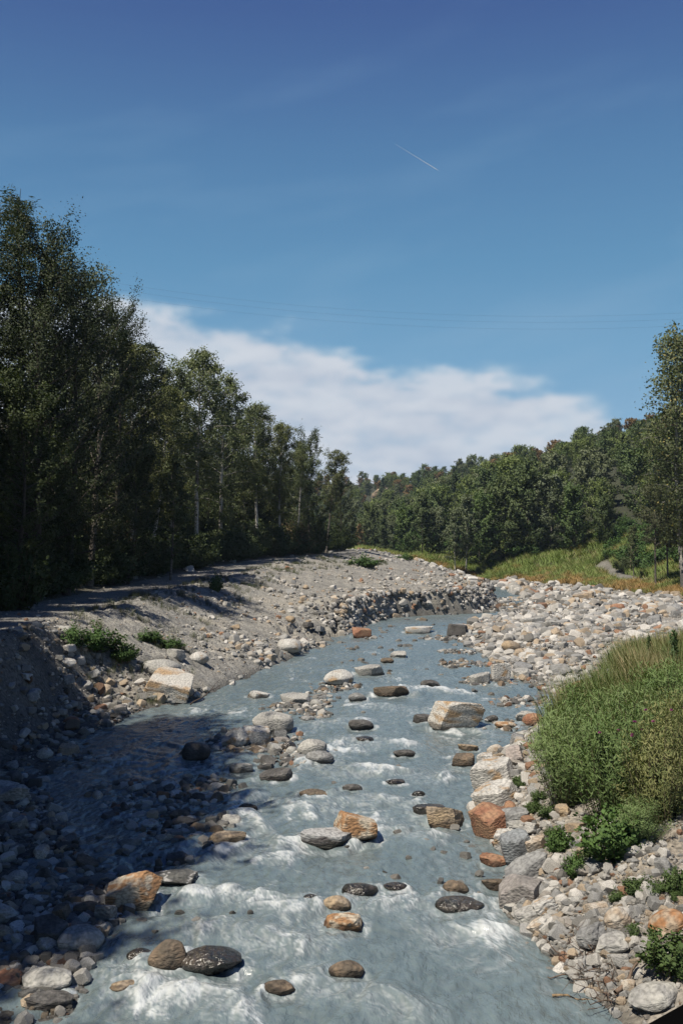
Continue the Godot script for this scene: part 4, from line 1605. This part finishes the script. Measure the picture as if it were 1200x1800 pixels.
	hero(-6.59, 20.26, 0.77, 0.38, 0.70, "pale", "wedge", 0, "pale boulder in the shade at the foot of the stony slope")
	hero(-6.88, 25.44, 0.56, 0.26, 0.50, "tan", "wedge", 0, "tan rock standing out in the shade above the dark side water")
	hero(-5.80, 33.93, 1.91, 0.79, 1.72, "whiterust", "wedge", 0, "biggest white angular boulder with a rust stain at the foot of the gravel mound")
	hero(-6.26, 35.08, 1.39, 0.47, 1.25, "pale", "round", 0, "pale boulder right behind the biggest white angular boulder")
	hero(1.13, 56.70, 1.10, 0.59, 0.77, "rust", "block", 1, "rust-red block at the river bend below the gravel mound")
	hero(-2.42, 47.33, 1.23, 0.58, 1.11, "white", "round", 0, "white boulder at the water edge of the gravel mound")
	hero(-5.42, 38.24, 0.78, 0.39, 0.70, "white", "round", 0, "white rock half way up the gravel mound")
	hero(3.47, 12.80, 0.34, 0.26, 0.30, "cream", "round", 0, "smooth cream boulder on the stony near bank")
	hero(3.93, 12.31, 0.46, 0.23, 0.41, "rusty", "round", 0, "rusty brown boulder beside the low green plants")
	hero(3.43, 11.27, 0.59, 0.20, 0.53, "pale", "round", 0, "broad pale boulder at the bottom corner of the bank")
	hero(3.46, 11.31, 0.35, 0.12, 0.31, "cream", "round", 0, "pale stained boulder behind the broad pale boulder")
	hero(3.13, 12.73, 0.40, 0.23, 0.36, "grey", "rough", 0, "grey crumbly rock above the tangle of dry roots")
	hero(3.30, 12.45, 0.45, 0.20, 0.41, "pale", "rough", 0, "pale crumbly rock above the tangle of dry roots")
	hero(1.61, 21.21, 0.30, 0.10, 0.21, "wet", "round", 1, "small wet stone in the fast water before the white slabs")
	hero(0.61, 26.95, 0.53, 0.13, 0.37, "wet", "round", 1, "wet stone in ripples below the dark brown lone rock")
	hero(1.56, 25.20, 0.58, 0.14, 0.41, "dark", "round", 1, "dark stone awash between the square boulder and the mid rapid")
	hero(6.08, 21.54, 0.81, 0.68, 0.73, "pale", "wedge", 0, "pale rock showing through the weeds of the grassy bank")
	hero(7.73, 28.95, 0.99, 0.78, 0.89, "pale", "rough", 0, "pale broken rock on top of the grassy bank")
	hero(19.60, 86.11, 1.66, 0.64, 1.49, "white", "block", 0, "white block on the far gravel bar by the side channel")
	hero(12.07, 63.42, 1.58, 0.54, 1.42, "pale", "slab", 0, "long pale slab in the middle of the far gravel bar")
	hero(14.58, 89.89, 1.53, 0.58, 1.38, "pale", "slab", 0, "pale slab beside the far channel")
	hero(20.65, 74.86, 1.11, 0.61, 1.00, "rust", "round", 0, "round rust rock on the outer gravel bar")
	hero(11.20, 85.52, 0.68, 0.38, 0.61, "white", "block", 0, "small white block where the river comes into view")
	hero(2.67, 47.02, 0.80, 0.24, 0.56, "pale", "slab", 1, "flat pale stone in the river mouth of the bend")
	hero(2.03, 44.74, 0.61, 0.21, 0.43, "brown", "round", 1, "small brown stone in the bend")
	landmarks = [["the big square white boulder", 3.3, 29], ["the big rust-red slab", 2.8, 18.2], ["the overhanging grey-brown boulder", 2.6, 14.6], ["the orange wedge boulder", -3.0, 14.9], ["the smooth pale boulder half in sun", -3.5, 13.3], ["the smooth pale dome boulder", -2.0, 27.3], ["the biggest white angular boulder", -5.7, 33.5], ["the white block over a pale slab", 6.3, 39.5], ["the round rust-red rock", 5.5, 28.8], ["the white humped boulder", -0.1, 38], ["the rust-red block at the bend", 1.2, 57], ["the dark block at the bar corner", 6.5, 56.5], ["the long pale slab on the bar", 11.5, 60], ["the round rust rock on the outer bar", 20.5, 74], ["the white block by the side channel", 21, 90], ["the meadow edge", 26, 100], ["the pale slab beside the far channel", 14, 88], ["the pale boulder in the shade", -7, 21], ["the tan rock in the shade", -6.8, 24], ["the shaded track edge", -9.5, 29], ["the cut bank", 4, 76], ["the creeping green patch", -7.4, 38.5], ["the dry roots", 3.1, 12.3], ["the smooth cream boulder", 3.6, 12.6], ["the lone low dense bush", 3.9, 14.4], ["the leggy weed on the mound", -7.3, 58], ["the single slim spire plant", 8.5, 35], ["the pale rock with the wet foot", -3.2, 11.9], ["the shaded stone bar tip", -2.4, 18.3], ["the outer gravel", 15, 48], ["the small white block at the river head", 17, 118]]
	build_rocks()
	build_water()
	# ---- trees
	tree(-16.79, 50.0, 21.3, "conifer", 0.00, "tall dark pointed conifer at the outer edge of the forest, highest of all")
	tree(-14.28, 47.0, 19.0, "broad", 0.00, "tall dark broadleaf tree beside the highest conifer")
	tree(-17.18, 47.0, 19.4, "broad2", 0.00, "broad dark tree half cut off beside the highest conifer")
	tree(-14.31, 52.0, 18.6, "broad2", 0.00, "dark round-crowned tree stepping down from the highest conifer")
	tree(-14.64, 58.0, 20.3, "airy", 0.00, "feathery pale tree with thin upright sprays against the sky")
	tree(-14.07, 61.0, 18.4, "broad", 0.00, "dark leafy tree just below the feathery pale tree")
	tree(-13.64, 66.0, 16.2, "birch2", 0.00, "olive birch in front of the thin spruce tip")
	tree(-15.19, 78.0, 18.3, "conifer2", 0.00, "thin spruce whose tip alone stands above the birches")
	tree(-12.23, 84.0, 18.4, "birch", 0.02, "tallest birch with a bright white trunk beside the track")
	tree(-13.90, 72.0, 14.0, "birch2", 0.09, "birch with a curved leaning pale trunk deep in shade")
	tree(-13.48, 80.0, 16.3, "birch3", 0.00, "full birch crown between the leaning and the tallest birch")
	tree(-10.90, 90.0, 16.9, "birch3", 0.02, "birch with a short bright trunk and drooping top")
	tree(-8.11, 96.0, 15.2, "birch", -0.02, "birch with a thin pale trunk behind the bramble thicket")
	tree(-6.11, 99.0, 13.6, "birch2", 0.03, "olive green birch half way down the forest edge")
	tree(-3.18, 107.0, 13.6, "broad3", 0.00, "dense dark green tree near the low end of the forest edge")
	tree(-4.71, 103.0, 11.8, "birch3", 0.05, "slender birch leaning over the thicket")
	tree(-1.74, 113.0, 11.6, "airy2", 0.14, "leaning thin-trunked tree at the end of the forest edge")
	tree(-0.21, 124.0, 9.8, "broad3", 0.00, "last small tree where the track leaves the forest")
	tree(-18.50, 72.0, 17.4, "broad3", 0.00, "dark tree behind the feathery pale tree")
	tree(-18.47, 84.0, 14.6, "broad3", 0.00, "dark tree filling the gap behind the olive birch")
	tree(-11.10, 108.0, 13.3, "broad3", 0.00, "dark tree behind the short bright trunk")
	tree(-18.50, 60.0, 18.3, "conifer2", 0.00, "dark spruce hidden deep behind the tall broadleaf")
	tree(-6.85, 120.0, 11.5, "broad", 0.00, "dark tree behind the olive green birch")
	tree(-11.31, 66.0, 8.3, "young", 0.00, "thin young tree in shade before the birches")
	tree(-13.28, 62.0, 9.5, "broad3", 0.00, "low dark tree in the shade under the olive birch")
	tree(-13.25, 40.0, 9.9, "broad3", 0.00, "dark low-branched tree at the shaded track edge")
	tree(-9.69, 97.0, 7.7, "young", 0.00, "small tree under the birches behind the thicket")
	tree(32.21, 94.0, 25.8, "bigbirch", 0.00, "tall birch with loose yellow-flecked foliage at the meadow edge, tallest on the far side")
	tree(33.52, 92.0, 18.3, "bigbirch", 0.00, "second tall birch half out of view beside the tallest one")
	tree(31.72, 101.0, 10.8, "pine", 0.00, "dark-stemmed thin tree, first of three by the stony track")
	tree(33.65, 103.0, 9.7, "pine", 0.03, "middle one of three thin trees with bare lower trunks")
	tree(32.75, 112.0, 6.1, "young", 0.00, "low leafy tree next to the three bare-trunked trees")
	tree(33.70, 99.0, 10.1, "pine", -0.03, "third bare-trunked thin tree under the tall birch")
	tree(35.12, 122.0, 5.4, "bare", 0.00, "bare dead sapling standing in the meadow")
	tree(37.20, 141.0, 6.9, "mid", 0.00, "round dark green tree at the meadow edge below the hill")
	tree(33.48, 143.0, 9.1, "mid2", 0.00, "bright green climbing-leaved tree at the meadow edge")
	tree(30.43, 146.0, 11.6, "mid3", 0.00, "grey-green drooping tree in the middle of the meadow edge")
	tree(27.47, 148.0, 13.7, "mid", 0.00, "tall dark tree behind the grassy meadow rise")
	tree(24.41, 150.0, 12.1, "mid4", 0.00, "layered dark green tree with dense low boughs")
	tree(20.59, 149.0, 10.8, "mid2", 0.00, "mid green tree beside the layered dark green tree")
	tree(17.80, 143.0, 11.3, "slim", 0.00, "pale grey-green birch pair with slim stems on the meadow")
	tree(15.91, 140.0, 9.0, "slim", 0.00, "slim birch with one thin white stem in front of the meadow edge")
	tree(14.78, 154.0, 8.2, "mid3", 0.00, "soft green tree next to the birch pair")
	tree(12.33, 152.0, 10.0, "slim2", 0.00, "dark leaning slim tree on the low green meadow")
	tree(11.00, 166.0, 8.7, "mid2", 0.00, "rounded tree behind the low green meadow")
	tree(9.25, 176.0, 8.2, "slim", 0.00, "row tree of pale willow green near the valley mouth")
	tree(7.65, 186.0, 8.3, "slim2", 0.00, "thin row tree next to the small orange conifer")
	tree(3.33, 188.0, 6.2, "larch", 0.00, "small orange-brown dying conifer at the valley mouth")
	tree(5.82, 196.0, 9.6, "mid4", 0.00, "dark round tree behind the small orange conifer")
	tree(1.87, 205.0, 9.2, "mid3", 0.00, "pale green tree at the very valley mouth")
	for t in [[-20.5, 62, 15.5, "dark second-row tree behind the tall broadleaf"], [-19.5, 69, 15, "dark second-row tree behind the feathery pale tree"], [-22, 55, 17, "dark second-row tree behind the highest conifer"], [-17.5, 79, 14, "dark second-row tree behind the olive birch"], [-16, 90, 14, "dark second-row tree behind the full birch crown"], [-12.5, 101, 13.5, "dark second-row tree behind the short bright trunk birch"], [-9, 110, 12.5, "dark second-row tree behind the slender leaning birch"], [-5, 117, 11, "dark second-row tree behind the dense dark green tree"], [-15.5, 66, 12, "low dark tree between the feathery tree and the olive birch"], [-24, 48, 17, "dark second-row tree behind the broad half cut off tree"]]:
		tree(t[0], t[1], t[2], "broad3", 0, t[3])
	# trees of the near forest edge that shade the stream, beside and behind the bridge
	for t in [[-14.2, 2, 20], [-13.8, 5.5, 20], [-12.6, 9, 20], [-12.5, 12, 20], [-12.9, 15, 20], [-13.6, 18, 21], [-14.2, 21, 20], [-16.5, 2, 21], [-16.3, 6, 21], [-16, 10, 22], [-16, 14, 21], [-16.3, 18, 21], [-17, 21.5, 20], [-14.4, 7.5, 21], [-14.4, 13.5, 21], [-14.3, 17.5, 20], [-20, 24, 21], [-21, 29, 21], [-20, 34, 21], [-22, 39, 21], [-23, 44, 21], [-24, 32, 22], [-19, 40, 18], [-26, 48, 20]]:
		tree(t[0], t[1], t[2], "shade", 0, "tall leafy tree of the shading forest beside the bridge", "forest trees beside the bridge")
	for k in 34:
		var d := 50.0 + k * 2.1
		var x := lin(XP, d) - 1.7 - 2.2 - rng.randf_range(1.5, 10.0)
		tree(x, d, rng.randf_range(4.5, 9.0), ["young", "broad3", "broad3"][k % 3], rng.randfn(0, 0.04), "low dark understorey tree %s the forest edge by the %s" % [["just inside", "deeper behind"][k % 2], ["shaded track bend", "shaded track", "brownish bush", "leaning pale trunk", "tallest birch", "short bright trunk", "bramble thicket", "rusty-leaved thicket", "end of the forest"][mini(k / 4, 8)]], "understorey trees of the forest")
	build_hill_trees()
	# ---- shrubs and plants
	bush(4.03, 17.90, 1.34, 1.70, "weed", "feathery green weed bush at the water side of the grassy bank")
	bush(4.45, 16.55, 1.42, 1.71, "weed2", "broad dark green bush behind the pink thistles")
	bush(4.78, 15.06, 1.13, 1.43, "gold", "yellowish flowering bush at the outer edge of the grassy bank")
	bush(5.64, 16.92, 1.07, 1.45, "gold", "second yellowish bush, higher up the grassy bank")
	bush(5.35, 18.25, 1.35, 1.46, "weed", "tall feathery bush in the middle of the grassy bank")
	bush(4.85, 19.54, 1.34, 1.45, "weed2", "feathery bush above the feathery green weed bush")
	bush(4.26, 19.63, 0.90, 1.13, "weed", "thin weed clump overhanging the sloping white slabs")
	bush(6.59, 19.94, 1.47, 1.36, "weed2", "grassy green bush near the top of the grassy bank")
	bush(3.88, 14.44, 1.01, 0.76, "leafy", "low dense bush standing alone on the gravel below the weeds")
	bush(4.24, 14.53, 0.76, 0.59, "weed", "small feathery bush touching the lone low dense bush")
	bush(3.37, 15.67, 0.46, 0.42, "leafy", "bright green leafy plant among the bank boulders")
	bush(3.33, 14.42, 0.36, 0.38, "leafy", "small leafy plant below the bright green one")
	bush(3.77, 11.57, 0.77, 0.49, "leafy2", "low leafy creeper at the lower end of the stony bank")
	bush(3.84, 12.29, 0.30, 0.19, "leafy2", "small green tuft beside the rusty brown boulder")
	bush(4.25, 12.87, 0.38, 0.38, "leafy2", "green plant above the rusty brown boulder")
	bush(3.86, 13.26, 0.39, 0.24, "leafy2", "sparse low plant on bare gravel")
	bush(8.24, 24.84, 0.85, 1.49, "spire", "tall dark spire plant at the crest of the grassy bank")
	bush(8.53, 27.89, 0.57, 1.59, "spire", "single slim spire plant standing above the gravel bar")
	bush(6.47, 22.02, 0.76, 0.76, "weed2", "small dark bush beside the pale rock in the weeds")
	bush(-15.32, 65.24, 4.38, 4.09, "brownbush", "brownish bush in shade beside the track")
	bush(-15.10, 52.54, 3.82, 3.52, "darkbush", "dark bush in deep shade at the track edge")
	bush(-13.15, 39.87, 2.68, 2.90, "darkbush", "dark bush where the shaded track leaves the view")
	bush(-13.65, 71.51, 2.83, 2.42, "darkbush", "low dark bush behind the brownish one")
	bush(-9.37, 93.73, 5.78, 3.26, "bramble", "green bramble thicket below the birches")
	bush(-7.43, 98.50, 4.99, 3.21, "bramble", "reddish bramble thicket beside the track")
	bush(-5.02, 103.40, 4.66, 3.26, "brownbush", "rusty-leaved thicket at the end of the bramble row")
	bush(-2.93, 109.11, 3.70, 4.32, "darkbush", "dark green bush under the leaning thin tree")
	bush(-10.42, 86.88, 2.95, 2.95, "bramble", "leafy bush at the foot of the short bright birch")
	bush(-7.40, 38.55, 1.18, 0.48, "lowgreen", "dark green creeping patch on the gravel mound")
	bush(-6.58, 38.67, 1.10, 0.48, "lowgreen", "second creeping patch lower on the gravel mound")
	bush(-8.31, 34.06, 1.73, 0.88, "lowgreen", "ragged green plants at the sun and shade line on the bank")
	bush(-7.55, 34.57, 1.18, 0.79, "lowgreen", "green plants beside the pale boulder in half shade")
	bush(-8.79, 32.94, 1.12, 0.75, "lowgreen", "thin green plants on the shaded bank edge")
	bush(-7.33, 58.48, 0.86, 1.13, "lowgreen", "leggy weed on the crest of the gravel mound")
	bush(2.18, 95.50, 3.24, 1.19, "lowgreen", "small weeds at the rim of the gravel flat")
	bush(35.23, 123.58, 3.08, 1.82, "darkbush", "dark round bush beside the stony meadow track")
	bush(7.76, 121.44, 2.07, 1.10, "lowgreen", "low green plants on the flat by the low meadow")
	build_grass()
	build_small()
